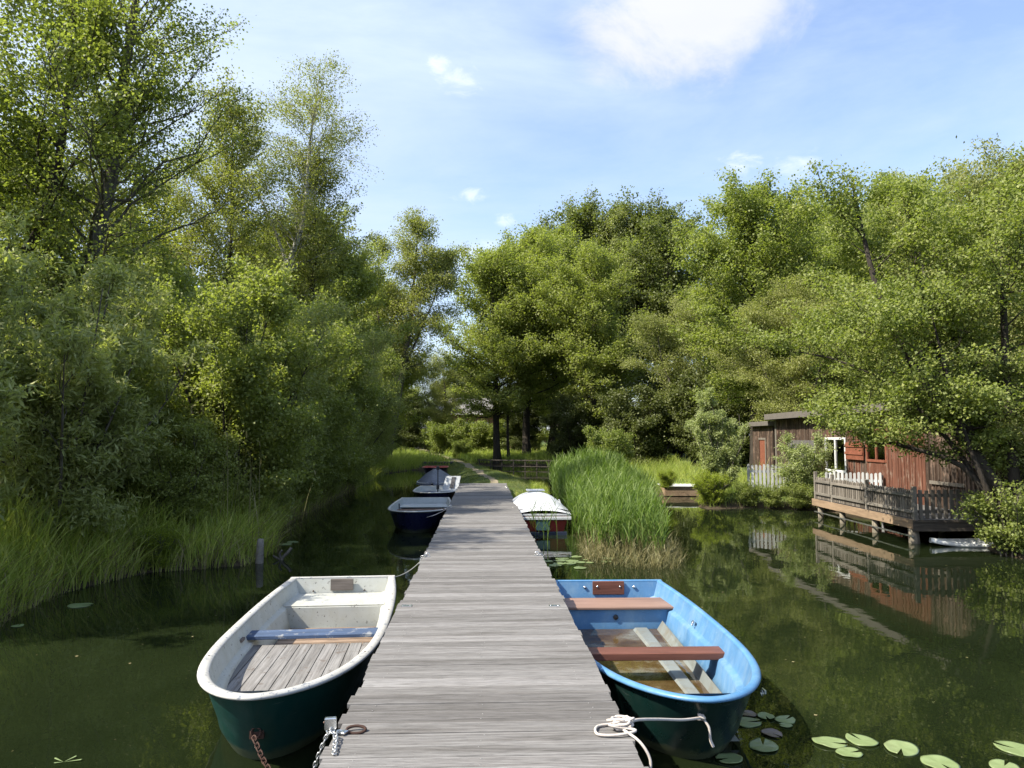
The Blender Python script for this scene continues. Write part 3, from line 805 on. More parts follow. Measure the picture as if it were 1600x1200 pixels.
# ------------------------------------------------------------------ chain, padlock, rope
tag(chain([(-1.41, 4.76, .25), (-1.30, 4.62, .16), (-1.12, 4.42, .075), (-.97, 4.20, .13)], .042, .0045, .012).build('chain', M['rust']), 'rusty brown chain hanging from the bow of the white dinghy', 'chain')
ch = chain([(-.97, 4.20, .13), (-.93, 4.08, .22), (-.87, 3.99, .40), (-.80, 3.96, .575), (-.755, 3.93, .585), (-.735, 3.83, .572), (-.72, 3.74, .570), (-.70, 3.76, .575)], .036, .0038, .0105)
ch.v += []; tag(ch.build('chain', M['steel']), 'silver chain with its loose end lying on the jetty corner by the padlock', 'chain')
ring = [(-.665+.05*math.cos(a), 4.03+.020*math.sin(a), .572+.012*math.sin(a)) for a in np.linspace(0, 2*math.pi, 19)[:-1]]
tag(MB().tube(ring, .008, 8, closed=True).build('iron_ring', M['rust']), 'rusty iron ring on the left edge of the jetty beside the padlock', 'ring')
pl = empty('padlock', (-.79, 3.985, .575), R(8), 'large silver padlock standing on the left edge of the jetty', 'padlock')
MB().box(-.030, .030, -.014, .014, .018, .078, .5, .004).build('lock_body', M['chrome'], pl)
MB().tube([(-.019,0,.02),(-.019,0,.004),(-.010,0,-.004),(.010,0,-.004),(.019,0,.004),(.019,0,.02)], .005, 8).build('shackle', M['chrome'], pl)
MB().tube([(-.03,0,.055),(-.036,0,.055)], .005, 8).build('keyhole_cap', M['mahog_pale'], pl)
pl2 = empty('padlock', (-.725, 4.0, .564), R(60), 'small silver padlock lying flat between the large padlock and the rusty ring', 'padlock')
MB().box(-.020, .020, -.016, .016, .0, .014, .5, .003).build('lock_body', M['chrome'], pl2)
MB().tube([(-.013,.015,.007),(-.013,.035,.007),(0,.045,.007),(.013,.035,.007),(.013,.015,.007)], .004, 8).build('shackle', M['chrome'], pl2)
rp = MB(); rk = np.random.RandomState(11)
loop = []
for k in range(26):
    a = k*1.9; r_ = .028+.032*rk.rand()
    loop.append((.735+r_*math.cos(a)*1.25, 3.99+r_*math.sin(a)*.9, .577+.014*(k % 4)+.010*rk.rand()))
loop += [(.80, 3.93, .585), (.70, 3.90, .575), (.60, 3.92, .572), (.61, 4.02, .572), (.70, 4.05, .575), (.78, 4.02, .60)]
rp.tube(wave(loop, 7), .0075, 7)
rp.tube(wave([(.78, 3.99, .60), (.83, 4.05, .592), (1.0, 4.30, .50), (1.2, 4.50, .42), (1.36, 4.66, .37), (1.425, 4.735, .335)], 8), .0085, 7)
kn = [(1.36+.016*math.cos(a*2.1), 4.66+.016*math.sin(a*1.7), .372+.016*math.sin(a)) for a in np.linspace(0, 9, 16)]
rp.tube(wave(kn, 4), .008, 7)
rp.tube(wave([(1.37, 4.66, .365), (1.40, 4.64, .32), (1.405, 4.63, .25), (1.42, 4.62, .21)], 6), [.008]*13+[.009]*6, 7)
rp.tube(wave([(.74,3.95,.58),(.80,3.83,.566),(.84,3.78,.50),(.83,3.76,.42)], 8), .0075, 7)
tag(rp.build('mooring_rope', M['rope']), 'pale twisted rope knotted on the jetty and tied to the blue dinghy bow', 'rope')
sag = lambda a, b, d, n=12: [tuple(a[j]*(1-t)+b[j]*t - (d*4*t*(1-t) if j == 2 else 0) for j in range(3)) for t in np.linspace(0, 1, n)]
tag(MB().tube(sag((-1.08, 8.92, .45), (-.74, 9.72, .58), .06), .006, 6).build('mooring_line', M['ropegrey']), 'thin grey line from the stern of the white dinghy up to the jetty', 'rope', 'thin mooring lines on the left side')
tag(MB().tube(sag((-1.55, 16.35, .38), (-.74, 16.5, .57), .10), .008, 6).build('mooring_line', M['rope']), 'pale line from the bow of the nearest navy boat to the jetty', 'rope', 'thin mooring lines on the left side')
tag(MB().tube(sag((.65, 16.4, .56), (.95, 16.1, .47), .02), .012, 6).build('mooring_line', M['rope']), 'short pale line from the white-covered boat to the jetty', 'rope')

# ------------------------------------------------------------------ cabin on the right bank (local u along the wall, d into the hut)
rs = np.random.RandomState(21)
CA = math.atan2(.0613, .998)
cab = empty('wooden_cabin', (10.572, 14.703, 0), -CA, 'low cabin of red-brown upright boards with flat roof behind the terrace', 'cabin')
U1 = 13.6; ZB, ZT = .40, 2.78
WIN = [(7.30, 8.85, 1.02, 2.10), (4.75, 5.95, 1.42, 2.22)]
wl = MB(); u = 0.0
def wallpiece(u0, u1, z0, z1, r, dd):
    wl.box(-dd, .02, u0, u1, z0, z1, r, .003)
while u < U1:
    wd = rs.uniform(.13, .17); u1 = min(U1, u+wd); um = (u+u1)/2
    if um < 2.9: r = rs.uniform(.05, .5)
    elif um < 7.2: r = rs.uniform(.66, 1.0)
    elif um < 9.5: r = rs.uniform(.3, .6)
    else: r = rs.uniform(.0, .45)
    if 5.9 < um < 7.2: r = rs.uniform(.3, .6) if rs.rand() < .5 else rs.uniform(.6, .8)
    dd = rs.uniform(.018, .034)
    hit = [w_ for w_ in WIN if um > w_[0] and um < w_[1]]
    zb_ = ZB - rs.uniform(0, .03)
    if hit:
        wallpiece(u, u1-.006, zb_, hit[0][2], r, dd); wallpiece(u, u1-.006, hit[0][3], ZT, r, dd)
    else: wallpiece(u, u1-.006, zb_, ZT, r, dd)
    if rs.rand() < .75 and not hit:
        wl.box(-dd-.018, -dd, u1-.022, u1+.016, zb_, ZT, min(1, r+rs.uniform(-.1, .1)), .002)
    u = u1
wl.build('front_wall', M['cabin'], cab)
for ya, yb in ((-.02, .01), (U1-.01, U1+.02)):
    sw = MB(); x = .03
    while x < 4.6:
        sw.box(x, min(4.6, x+.149), ya, yb-rs.uniform(0, .008), ZB, ZT, rs.uniform(.0, .55), .003); x += .1485
    sw.build('end_wall', M['cabin'], cab)
MB().box(4.58, 4.64, .0, U1, ZB, ZT, .3).build('back_wall', M['cabin'], cab)
MB().box(.05, 4.56, .03, U1-.03, ZB-.1, ZB+.04, .3).build('base', M['darkwood'], cab)
rf = MB(); rf.box(-.34, 4.9, -.35, U1+.25, 2.90, 2.985, .5, .01); rf.build('roof', M['rooftop'], cab)
fa = MB(); fa.box(-.375, -.343, -.38, U1+.28, 2.785, 3.0, .5, .004); fa.box(-.34, 4.9, -.38, -.352, 2.785, 2.98, .5, .004); fa.box(-.34, 4.9, U1+.252, U1+.28, 2.785, 2.98, .5, .004)
for k in range(20): fa.box(-.34, 0, .1+k*.7, .16+k*.7, 2.80, 2.895, .4)
fa.build('fascia', M['roof'], cab)
MB().box(-.06, -.02, U1-.12, U1+.03, ZB, ZT+.02, .3, .004).build('corner_post', M['picket'], cab)
for i, (a, b_, z0, z1) in enumerate(WIN):
    fr = MB()
    for (p, q_, s, t) in ((a, a+.07, z0, z1), (b_-.07, b_, z0, z1), ((a+b_)/2-.035, (a+b_)/2+.035, z0+.07, z1-.07)): fr.box(-.045, .03, p, q_, s, t, .5, .004)
    fr.box(-.045, .03, a+.07, b_-.07, z1-.07, z1, .5, .004); fr.box(-.06, .03, a+.07, b_-.07, z0, z0+.07, .5, .004)
    fo = fr.build('window', M['frame'] if i == 0 else M['shutter'], cab)
    MB().box(-.012, -.006, a+.07, b_-.07, z0+.07, z1-.07).build('pane', M['glass'], fo)
    cu = MB(); K = 50
    for (c0, c1) in (((a+.08, b_-.08),) if i == 0 else ((a+.55, b_-.08),)):
        pts = [(.07+.022*math.sin(k*1.55), c0+(c1-c0)*k/K) for k in range(K+1)]
        cu.add([(p[0], p[1], z0+.07) for p in pts]+[(p[0], p[1], z1-.07) for p in pts], [(k, k+1, K+2+k, K+1+k) for k in range(K)], .5, True)
    cu.build('curtain', M['curtain'], fo)
sh = MB(); sh.box(-.11, -.075, 6.0, 7.15, 1.45, 1.95, .5, .004); sh.box(-.135, -.11, 6.0, 7.15, 1.60, 1.68, .8, .003); sh.box(-.135, -.11, 6.0, 7.15, 1.82, 1.9, .8, .003)
sh.build('shutter', M['shutter'], cab)
MB().box(-.08, -.045, 1.2, 2.6, 1.0, 1.08, .4, .003).build('cross_board', M['picket'], cab)
MB().box(-.07, -.035, 9.6, 12.2, .45, 2.0, .5, .003).build('grey_panel', M['cabingrey'], cab)
# lower shed joined at the far end
shed = empty('wooden_shed', (10.572+.0613*13.95, 14.703+.998*13.95, 0), -CA, 'small dark brown board shed with a door at the far end of the cabin', 'shed')
wl = MB(); u = 0
while u < 2.6:
    r = rs.uniform(0, .42)
    if not (.9 < u < 1.6): wl.box(-.03, .02, u, u+.135, .4, 2.55, r, .003)
    else: wl.box(-.03, .02, u, u+.135, 2.05, 2.55, r, .003)
    u += .145
wl.box(.05, 3.0, -.02, .02, .4, 2.55, .2); wl.box(.05, 3.0, 2.6, 2.64, .4, 2.55, .2); wl.box(2.98, 3.02, .02, 2.6, .4, 2.55, .2)
wl.build('wall', M['cabin'], shed)
MB().box(-.22, 3.2, -.02, 2.85, 2.56, 2.74, .5, .01).build('roof', M['roof'], shed)
d = MB().box(-.02, .015, .95, 1.70, .42, 2.0, .5, .004).build('door', M['shutter'], shed)
MB().box(-.05, -.022, .87, .95, .42, 2.08, .5, .003).box(-.05, -.022, .95, 1.78, 2.0, 2.08, .5, .003).build('door_frame', M['picket'], shed)
# terrace over the water
ter = empty('terrace', (8.56, 14.45, 0), 0, 'wooden terrace on piles over the water with a grey picket railing', 'terrace')
def tl(t, off=0.0):   # west edge, t metres from the corner
    return (.0594*t+off, t*.998)
dk = MB(); k = 0; t = .0
while t < 5.0:
    x0, y0_ = tl(t, .03); dk.box(x0, 2.2, y0_, y0_+.138, .43, .462, rs.rand(), .002); t += .145
dk.build('deck_boards', M['deck'], ter)
a = math.atan2(.0594, .998)
def along(mb_, t0, t1, off0, off1, z0, z1, r=.5):
    p0 = tl(t0); p1 = tl(t1); c_ = ((p0[0]+p1[0])/2+(off0+off1)/2, (p0[1]+p1[1])/2, (z0+z1)/2)
    dx = Vector((p1[0]-p0[0], p1[1]-p0[1], 0)); l_ = dx.length; dx.normalize()
    mb_.obox(c_, Vector((dx.y, -dx.x, 0))*((off1-off0)/2), dx*(l_/2), (0,0,(z1-z0)/2), r)
fw = MB(); along(fw, -.05, 5.12, -.06, -.02, .30, .475); fw.build('front_fascia', M['fascia'], ter)
MB().box(-.06, 2.5, -.06, -.02, .25, .42, .5, .004).box(-.06, 2.5, -.09, .0, .425, .47, .5, .004).build('side_fascia', M['fascia_shaded'], ter)
pp = MB(); along(pp, .0, 5.0, -.05, -.025, .13, .155); pp.build('pipe', M['steel'], ter)
for t in (.12, 1.75, 3.45, 4.8):
    x0, y0_ = tl(t, .04)
    for xo in (0, 1.5):
        r_ = .10 if (t < .3) else .07
        MB().tube([(x0+xo, y0_, -.9), (x0+xo+.01, y0_, .0), (x0+xo, y0_, .29)], [r_*1.1, r_*1.05, r_*.95], 12).build('pile', M['pile'], ter)
for i, t in enumerate((0.0, 2.05, 3.95, 5.03)):
    x0, y0_ = tl(t, .02)
    MB().box(x0-.035, x0+.035, y0_-.035, y0_+.035, .30 if i else .31, 1.13+.02*i, .6, .004).build('railing_post', M['rail'], ter)
rl = MB()
for (t0, t1) in ((.05, 2.0), (2.1, 3.9), (4.0, 4.98)):
    along(rl, t0, t1, -.035, -.005, .60, .66, rs.rand()); along(rl, t0, t1, -.035, -.005, .92, .98, rs.rand())
rl.build('railing_bars', M['rail'], ter)
pk = MB(); t = .10
while t < 4.98:
    if min(abs(t-q_) for q_ in (2.05, 3.95)) > .06:
        x0, y0_ = tl(t, .018); zt_ = 1.065+rs.uniform(-.015, .015); r = rs.rand()
        pk.add([(x0-.010,y0_-.033,.49),(x0+.010,y0_-.033,.49),(x0+.010,y0_+.033,.49),(x0-.010,y0_+.033,.49),
                (x0-.010,y0_-.033,zt_-.03),(x0+.010,y0_-.033,zt_-.03),(x0+.010,y0_+.033,zt_-.03),(x0-.010,y0_+.033,zt_-.03),(x0-.010,y0_,zt_),(x0+.010,y0_,zt_)],
               [(0,1,5,4),(1,2,6,5),(2,3,7,6),(3,0,4,7),(4,5,9,8),(5,6,9),(6,7,8,9),(7,4,8),(0,3,2,1)], r)
    t += .107
pk.build('front_pickets', M['picket'], ter)
pk = MB(); x = .10
while x < 2.3:
    zt_ = 1.06+rs.uniform(-.02, .02)
    pk.box(x, x+.075, -.012, .010, .49, zt_, rs.rand()*.5, .004); x += .128  # darker tones only: shade of this side put into picket and bar colour
pk.box(.035, 2.35, .012, .04, .60, .66, .2, .003); pk.box(.035, 2.35, .012, .04, .92, .98, .2, .003)
pk.build('side_pickets', M['picket'], ter)
# white picket fence, two lengths
def picket_fence(p0, p1, z0, z1, mat, label, step=.115, wdt_=.07, posts=2):
    p0 = Vector((*p0, 0)); p1 = Vector((*p1, 0)); d = (p1-p0); l_ = d.length; d.normalize(); n_ = Vector((d.y, -d.x, 0))
    e = empty('picket_fence', (p0.x, p0.y, 0), math.atan2(d.y, d.x), label, 'fence')
    mb_ = MB(); x = 0
    while x < l_:
        zt_ = z1+rs.uniform(-.03, .03)
        mb_.add([(x,-.012,z0),(x+wdt_,-.012,z0),(x+wdt_,.008,z0),(x,.008,z0),(x,-.012,zt_-.03),(x+wdt_,-.012,zt_-.03),(x+wdt_,.008,zt_-.03),(x,.008,zt_-.03),(x+wdt_/2,-.012,zt_),(x+wdt_/2,.008,zt_)],
                [(0,1,5,8,4),(1,2,6,5),(2,3,7,9,6),(3,0,4,7),(4,8,9,7),(8,5,6,9),(0,3,2,1)], rs.rand()); x += step
    mb_.build('pickets', mat, e)
    MB().box(0, l_, .010, .04, z0+.15, z0+.22, .4, .003).box(0, l_, .010, .04, z1-.25, z1-.18, .4, .003).build('rails', mat, e)
    for k in range(posts):
        MB().box((l_-.08)*k/(posts-1), (l_-.08)*k/(posts-1)+.07, .042, .11, .0, z1-.05, .4, .004).build('post', mat, e)
picket_fence((8.15, 22.55), (10.05, 22.0), .42, 1.27, M['whitefence'], 'weathered white picket fence between the pale willow shrub and the terrace')
picket_fence((9.75, 20.75), (10.72, 19.5), .48, 1.14, M['whitefence'], 'short white picket fence in front of the cabin window behind the terrace railing')
# white board under the terrace
pb = MB(); K = 26; vv = []
for i in range(K+1):
    t = i/K; wdd = .30*math.sin(math.pi*min(1, t*1.02+.01))**.55*(1-.1*t); x = -1.25+2.5*t; lift = .05*max(0, 1-t*4)**2
    for k in range(9):
        q_ = -1+2*k/8; vv.append((x, wdd*q_, .105+lift-.03*abs(q_)**3))
    for k in range(9):
        q_ = 1-2*k/8; vv.append((x, wdd*q_*.96, .0+lift+.02*abs(q_)))
pb.add(vv, [(i*18+k, i*18+(k+1) % 18, (i+1)*18+(k+1) % 18, (i+1)*18+k) for i in range(K) for k in range(18)], .5, True)
o = pb.build('paddle_board', M['pvc']); o.location = (9.98, 14.15, .0); o.rotation_euler = (R(6), 0, R(-4))
tag(o, 'long white paddle board lying on the water under the corner of the terrace', 'paddle board')
# small landing stage by the reeds
ls = empty('landing_stage', (7.0, 26.2, 0), R(-3), 'small brown boarded landing stage with a white top between the reeds and the willow shrub', 'landing stage')
q = MB()
for k in range(3): q.box(-.50, .95, -.02+.002*k, .012, .02+k*.105, .118+k*.105, rs.rand(), .004)
for k in range(3): q.box(-.53, -.502, -.0, 1.1, .02+k*.105, .118+k*.105, rs.rand(), .004)
q.build('side_boards', M['fascia'], ls)
MB().box(-.57, 1.0, -.06, 1.15, .345, .385, .5, .006).build('top', M['pvc'], ls)
for x in (-.47, .9): MB().box(x-.04, x+.04, .02, .10, -.6, .343, .5, .004).build('post', M['pile'], ls)
# dark rail along the channel behind the spit
cf = empty('rail_fence', (-.25, 50.3, 0), R(-22), 'low dark timber rail fence standing in the channel behind the grassy bank', 'fence')
for k in range(8): MB().box(k*.82-.03, k*.82+.03, -.03, .03, -.6, .62, .5, .004).build('post', M['darkwood'], cf)
MB().box(-.1, 6.0, -.055, -.03, .53, .60, .6, .004).box(-.1, 6.0, -.055, -.03, .14, .19, .9, .004).build('rails', M['darkwood'], cf)
bs_ = empty('bank_boarding', (-4.3, 49.3, 0), 0, 'teal-grey boarded landing by the water left of the path, beyond the red boat', 'landing stage')
MB().box(0, 2.25, 0, .06, -.1, .42, .5, .005).build('front_board', M['teal'], bs_)
MB().box(-.1, 2.3, -.05, 1.5, .425, .47, .5, .005).build('top', M['roof'], bs_)
# brick house in the distance
hs = empty('brick_house', (-.9, 82, 0), R(4), 'distant red brick house with white windows seen between the trees above the path', 'house')
q = MB(); q.box(-4.2, 4.6, 0, 5.5, .3, 4.6, .5); q.build('wall', M['brick'], hs)
q = MB(); q.add([(-4.7,-.4,4.6),(5.1,-.4,4.6),(5.1,5.9,4.6),(-4.7,5.9,4.6),(-4.7,2.7,6.6),(5.1,2.7,6.6)], [(0,1,5,4),(2,3,4,5),(0,4,3),(1,2,5),(0,3,2,1)], .5); q.build('roof', M['tile'], hs)
for x in (-3.0, -.75, .9, 3.2):
    wv = MB(); 
    for (p, q_) in ((x-.6, x-.5), (x-.05, x+.05), (x+.5, x+.6)): wv.box(p, q_, -.05, -.005, 2.65, 3.75, .5)
    wv.box(x-.5, x+.5, -.05, -.005, 3.65, 3.75, .5); wv.box(x-.5, x+.5, -.05, -.005, 2.65, 2.75, .5)
    o = wv.build('window', M['frame'], hs); MB().box(x-.5, x+.5, -.02, -.008, 2.75, 3.65).build('pane', M['black'], o)
gt = empty('field_gate', (-7.6, 88, .75), R(10), 'pale wooden field gate at the far end of the path', 'gate')
for x in (0, 1.6): MB().box(x-.06, x+.06, -.06, .06, -.3, 1.5, .5).build('gate_post', M['rail'], gt)
q = MB(); 
for k in range(4): q.box(.06, 1.54, -.03, .0, .3+k*.3, .40+k*.3, .8)
q.build('gate_bars', M['rail'], gt)

# ------------------------------------------------------------------ vegetation
def unit(v): return v/np.maximum(1e-9, np.linalg.norm(v, axis=-1, keepdims=True))
def tubes(polys, radii, sides):
    """many tubes at once: polys (M,K,3), radii (M,K)"""
    M_, K, _ = polys.shape
    t = np.gradient(polys, axis=1); t = unit(t)
    ref = np.where(np.abs(t[..., 2:3]) > .9, np.array([1., 0, 0]), np.array([0, 0, 1.]))
    a = unit(np.cross(t, ref)); b = np.cross(t, a)
    an = 2*np.pi*np.arange(sides)/sides
    v = polys[:, :, None, :] + radii[:, :, None, None]*(a[:, :, None, :]*np.cos(an)[None, None, :, None] + b[:, :, None, :]*np.sin(an)[None, None, :, None])
    base = (np.arange(M_)*K*sides)[:, None, None]
    i = np.arange(K-1)[None, :, None]*sides; j = np.arange(sides)[None, None, :]; j2 = (j+1) % sides
    f = np.stack([base+i+j, base+i+j2, base+i+sides+j2, base+i+sides+j], -1).reshape(-1, 4)
    return v.reshape(-1, 3), f
def ev(poly, idx, s):
    K = poly.shape[1]; q = np.clip(s, 0, .9999)*(K-1); i = q.astype(int); f = (q-i)[:, None]
    return poly[idx, i]*(1-f) + poly[idx, i+1]*f
def resample(pts, K):
    p = np.array([tuple(q) for q in wave(pts, 8)]); d = np.r_[0, np.cumsum(np.linalg.norm(np.diff(p, axis=0), axis=1))]; d /= d[-1]
    s = np.linspace(0, 1, K); return np.column_stack([np.interp(s, d, p[:, k]) for k in range(3)])
def leaf_faces(P, dr, nr, Ln, Wd, fold=.18):
    dr = unit(dr); side = unit(np.cross(dr, nr)); nr = np.cross(side, dr)
    Ln = Ln[:, None]; Wd = Wd[:, None]
    a = P; c = P+dr*Ln; m = P+dr*Ln*.45+nr*Wd*fold
    v = np.stack([a, m+side*Wd*.5, c-nr*Wd*fold*.5, m-side*Wd*.5], 1).reshape(-1, 3)
    return v
def grow(seed, stems, n1, Lmax, n2, nleaf, leaf=.1, aspect=.8, el=(0, 50), curve=.1, droop=0.0, spread=.16, twigs=True, bare=0, prof=None, l2=.5, flat=.8, dead=0.0):
    """stems: list of (points, base radius, tip radius, height fraction where boughs start). returns wood (v,f), leaves (v, rnd)"""
    rs = np.random.RandomState(seed)
    SK = 14; S = np.array([resample(s[0], SK) for s in stems])
    q = np.linspace(0, 1, SK)
    r0 = np.array([s[1] for s in stems])[:, None]; r1 = np.array([s[2] for s in stems])[:, None]; t0 = np.array([s[3] for s in stems])
    SR = r1+(r0-r1)*(1-q[None])**.85; SR[:, 0] *= 1.35
    wv, wf = tubes(S, SR, 10)
    slen = np.linalg.norm(np.diff(S, axis=1), axis=2).sum(1)
    ws = slen*(1-t0); si = rs.choice(len(stems), n1, p=ws/ws.sum())
    t = t0[si]+(1-t0[si])*(np.arange(n1)+rs.rand(n1))/n1 if len(stems) == 1 else t0[si]+(1-t0[si])*rs.rand(n1)
    P0 = ev(S, si, t); T = unit(ev(S, si, np.clip(t+.05, 0, 1))-ev(S, si, np.clip(t-.05, 0, 1)))
    rel = (t-t0[si])/(1-t0[si])
    pf = (prof or (lambda u: np.sin(np.pi*(u*.80+.17))**.75))(rel)
    Lp = Lmax*np.clip(pf, .12, 1)*rs.uniform(.6, 1.2, n1)
    az = np.arange(n1)*2.39996+rs.uniform(-.6, .6, n1)
    e = np.radians(el[0]+(el[1]-el[0])*rel+rs.uniform(-12, 12, n1))
    D = np.stack([np.cos(az)*np.cos(e), np.sin(az)*np.cos(e), np.sin(e)], 1); D = unit(D+T*.25)
    K = 7; s = np.linspace(0, 1, K)
    B = P0[:, None]+D[:, None]*Lp[:, None, None]*s[None, :, None]
    B[:, :, 2] += (curve*Lp)[:, None]*s[None]**2 - (droop*Lp)[:, None]*s[None]**3
    wob = np.cumsum(rs.normal(0, 1, (n1, K, 3)), 1)*(.035*Lp)[:, None, None]; wob[:, 0] = 0; B = B+wob
    rb = np.clip(.30*np.array([np.interp(t[k], q, SR[si[k]]) for k in range(n1)]), .008, .11)
    RB = rb[:, None]*(1-.88*s[None]**.8)
    v2, f2 = tubes(B, RB, 6); f2 = f2+len(wv)
    wv = np.vstack([wv, v2]); wf = np.vstack([wf, f2])
    # secondaries
    M2 = n1*n2; pi = np.repeat(np.arange(n1), n2); s2 = .18+.80*((np.tile(np.arange(n2), n1)+rs.rand(M2))/n2)
    Q0 = ev(B, pi, s2); TD = unit(ev(B, pi, np.clip(s2+.1, 0, 1))-ev(B, pi, np.clip(s2-.1, 0, 1)))
    sg = np.where(rs.rand(M2) < .5, -1, 1)*np.radians(rs.uniform(22, 78, M2))
    c_, s_ = np.cos(sg), np.sin(sg)
    D2 = np.stack([TD[:,0]*c_-TD[:,1]*s_, TD[:,0]*s_+TD[:,1]*c_, TD[:,2]*.7+rs.uniform(-.25, .45, M2)], 1); D2 = unit(D2)
    L2 = np.maximum(.22, Lp[pi]*l2*(1.15-.75*s2)*rs.uniform(.5, 1.25, M2))
    K2 = 5; q2 = np.linspace(0, 1, K2)
    C = Q0[:, None]+D2[:, None]*L2[:, None, None]*q2[None, :, None]
    C[:, :, 2] += (.10*L2)[:, None]*q2[None]**2 - (droop*1.5*L2)[:, None]*q2[None]**2
    wob = np.cumsum(rs.normal(0, 1, (M2, K2, 3)), 1)*(.05*L2)[:, None, None]; wob[:, 0] = 0; C = C+wob
    if twigs:
        RC = np.clip(rb[pi]*.32, .004, .03)[:, None]*(1-.8*q2[None])
        v3, f3 = tubes(C, RC, 3); f3 = f3+len(wv); wv = np.vstack([wv, v3]); wf = np.vstack([wf, f3])
    # leaves
    wgt = L2*rs.gamma(3.2, 1, M2); live = np.ones(M2)
    if dead: live = (rs.rand(n1) > dead)[pi].astype(float)
    wgt = wgt*live; wgt /= wgt.sum()
    li = rs.choice(M2, nleaf, p=wgt); ls_ = rs.rand(nleaf)**.75
    P = ev(C, li, ls_)
    jit = rs.normal(0, 1, (nleaf, 3))*spread; jit[:, 2] *= .55
    if droop > .25: jit[:, 2] -= np.abs(rs.normal(0, 1, nleaf))*spread*1.6
    P = P+jit
    rnd3 = rs.normal(0, 1, (nleaf, 3))
    dr = unit(D2[li]*.5+rnd3*.8+np.array([0, 0, -.25-droop*1.2])); nr = unit(np.array([0, 0, 1.0])*flat+rs.normal(0, 1, (nleaf, 3))*.55+sd_np*.25)
    Ln = leaf*rs.uniform(.65, 1.25, nleaf)
    lv = leaf_faces(P, dr, nr, Ln, Ln*aspect)
    rn = np.clip(rs.normal(.42, .2, nleaf)+.25*(rs.rand(M2)[li]-.5), 0, 1)
    return (wv, wf), (lv, rn)
sd_np = np.array(sd)
def proto(name, bark, leafm, seed, stems, **k):
    (wv, wf), (lv, rn) = grow(seed, stems, **k)
    w_ = raw_mesh(name+'_trunk', wv, wf, 4, bark, smooth=True)
    l_ = raw_mesh(name+'_crown', lv, np.arange(len(lv)), 4, leafm, {'rnd': rn})
    return w_, l_
def place(name, pr, x, y, rz, s, label, cat='tree', group=None, z=None, part='trunk', sz=None):
    if z is None: z = float(ground_h(np.array([x]), np.array([y]))[0]) - .05
    e = empty(name, (x, y, z), R(rz), label, cat, group); 
    e.scale = (s, s, sz or s)
    for nm, me in ((part, pr[0]), ('crown' if cat == 'tree' else 'foliage', pr[1])):
        link(bpy.data.objects.new(nm, me), e)
    return e
def trunk(H, lean=(0, 0), wob=.15, seed=0, n=6, x0=0, y0=0):
    r_ = np.random.RandomState(seed)
    return [(x0+lean[0]*(k/n)+(r_.uniform(-wob, wob) if 0 < k else 0), y0+lean[1]*(k/n)+(r_.uniform(-wob, wob) if 0 < k else 0), H*k/n) for k in range(n+1)]
def bushstems(n, H, spread, seed, r=.035, t0=.15):
    r_ = np.random.RandomState(seed); out = []
    for k in range(n):
        a = 2*math.pi*k/n+r_.uniform(-.4, .4); sp = spread*r_.uniform(.35, 1); h = H*r_.uniform(.62, 1)*(1-.18*(sp/spread)**2)
        out.append(([(.12*math.cos(a), .12*math.sin(a), 0), (sp*.35*math.cos(a), sp*.35*math.sin(a), h*.38), (sp*.75*math.cos(a), sp*.75*math.sin(a), h*.74), (sp*math.cos(a)+r_.uniform(-.2,.2), sp*math.sin(a), h)], r*r_.uniform(.7, 1.2), .006, t0))
    return out
fullprof = lambda u: np.sin(np.pi*(u*.72+.22))**.6
topwide = lambda u: (.42+.58*np.sin(np.pi*(u*.86+.08))**.8)*np.where(u > .93, .75, 1.0)
PR = {}
# big round-crowned broadleaves for the middle distance and the wood behind
PR['alder_a'] = proto('alder_a', M['bark_dark'], M['leaf_light'], 1, [(trunk(13.2, (.3, .1), .12, 1), .20, .02, .27)], n1=92, Lmax=4.0, n2=12, nleaf=85000, leaf=.12, el=(-8, 55), curve=.06, spread=.2, flat=.9)
PR['alder_b'] = proto('alder_b', M['bark_dark'], M['leaf_alder'], 2, [(trunk(15.5, (-.4, .3), .2, 2), .30, .03, .22), ([(0,0,3.6),(1.3,.5,7),(2.0,.9,10.5),(2.3,1,13)], .15, .02, .3)], n1=100, Lmax=4.7, n2=12, nleaf=85000, leaf=.145, el=(-5, 60), curve=.08, spread=.26, flat=.9)
PR['oak'] = proto('oak', M['bark_dark'], M['leaf_dark'], 3, [(trunk(19, (.3, .4), .3, 3), .36, .04, .20), ([(0,0,5),(-1.5,.4,9),(-2.6,.8,13),(-3,1,16.5)], .17, .02, .25), ([(0,0,6),(1.4,-.6,10),(2.5,-1,14),(2.8,-1.2,17)], .17, .02, .25)], n1=112, Lmax=5.4, n2=11, nleaf=90000, leaf=.18, el=(0, 60), curve=.1, spread=.3, flat=.8)
PR['tallgreen'] = proto('tallgreen', M['bark_dark'], M['leaf_alder'], 4, [(trunk(20, (.5, .2), .3, 4), .34, .03, .16), ([(0,0,6),(1.2,.8,11),(1.8,1.4,15.5),(2,1.4,18)], .16, .02, .2)], n1=106, Lmax=5.0, n2=11, nleaf=85000, leaf=.17, el=(5, 62), curve=.1, spread=.28, flat=.8)
PR['birchfar'] = proto('birchfar', M['bark_birch'], M['leaf_grey'], 5, [(trunk(19, (.5, 0), .2, 5), .2, .02, .22), ([(0,0,7),(.9,.4,11),(1.6,.6,15),(1.9,.7,17.5)], .10, .015, .2)], n1=100, Lmax=3.9, prof=topwide, n2=12, nleaf=70000, leaf=.13, aspect=.6, el=(25, 70), curve=.05, droop=.5, spread=.26, flat=.3)
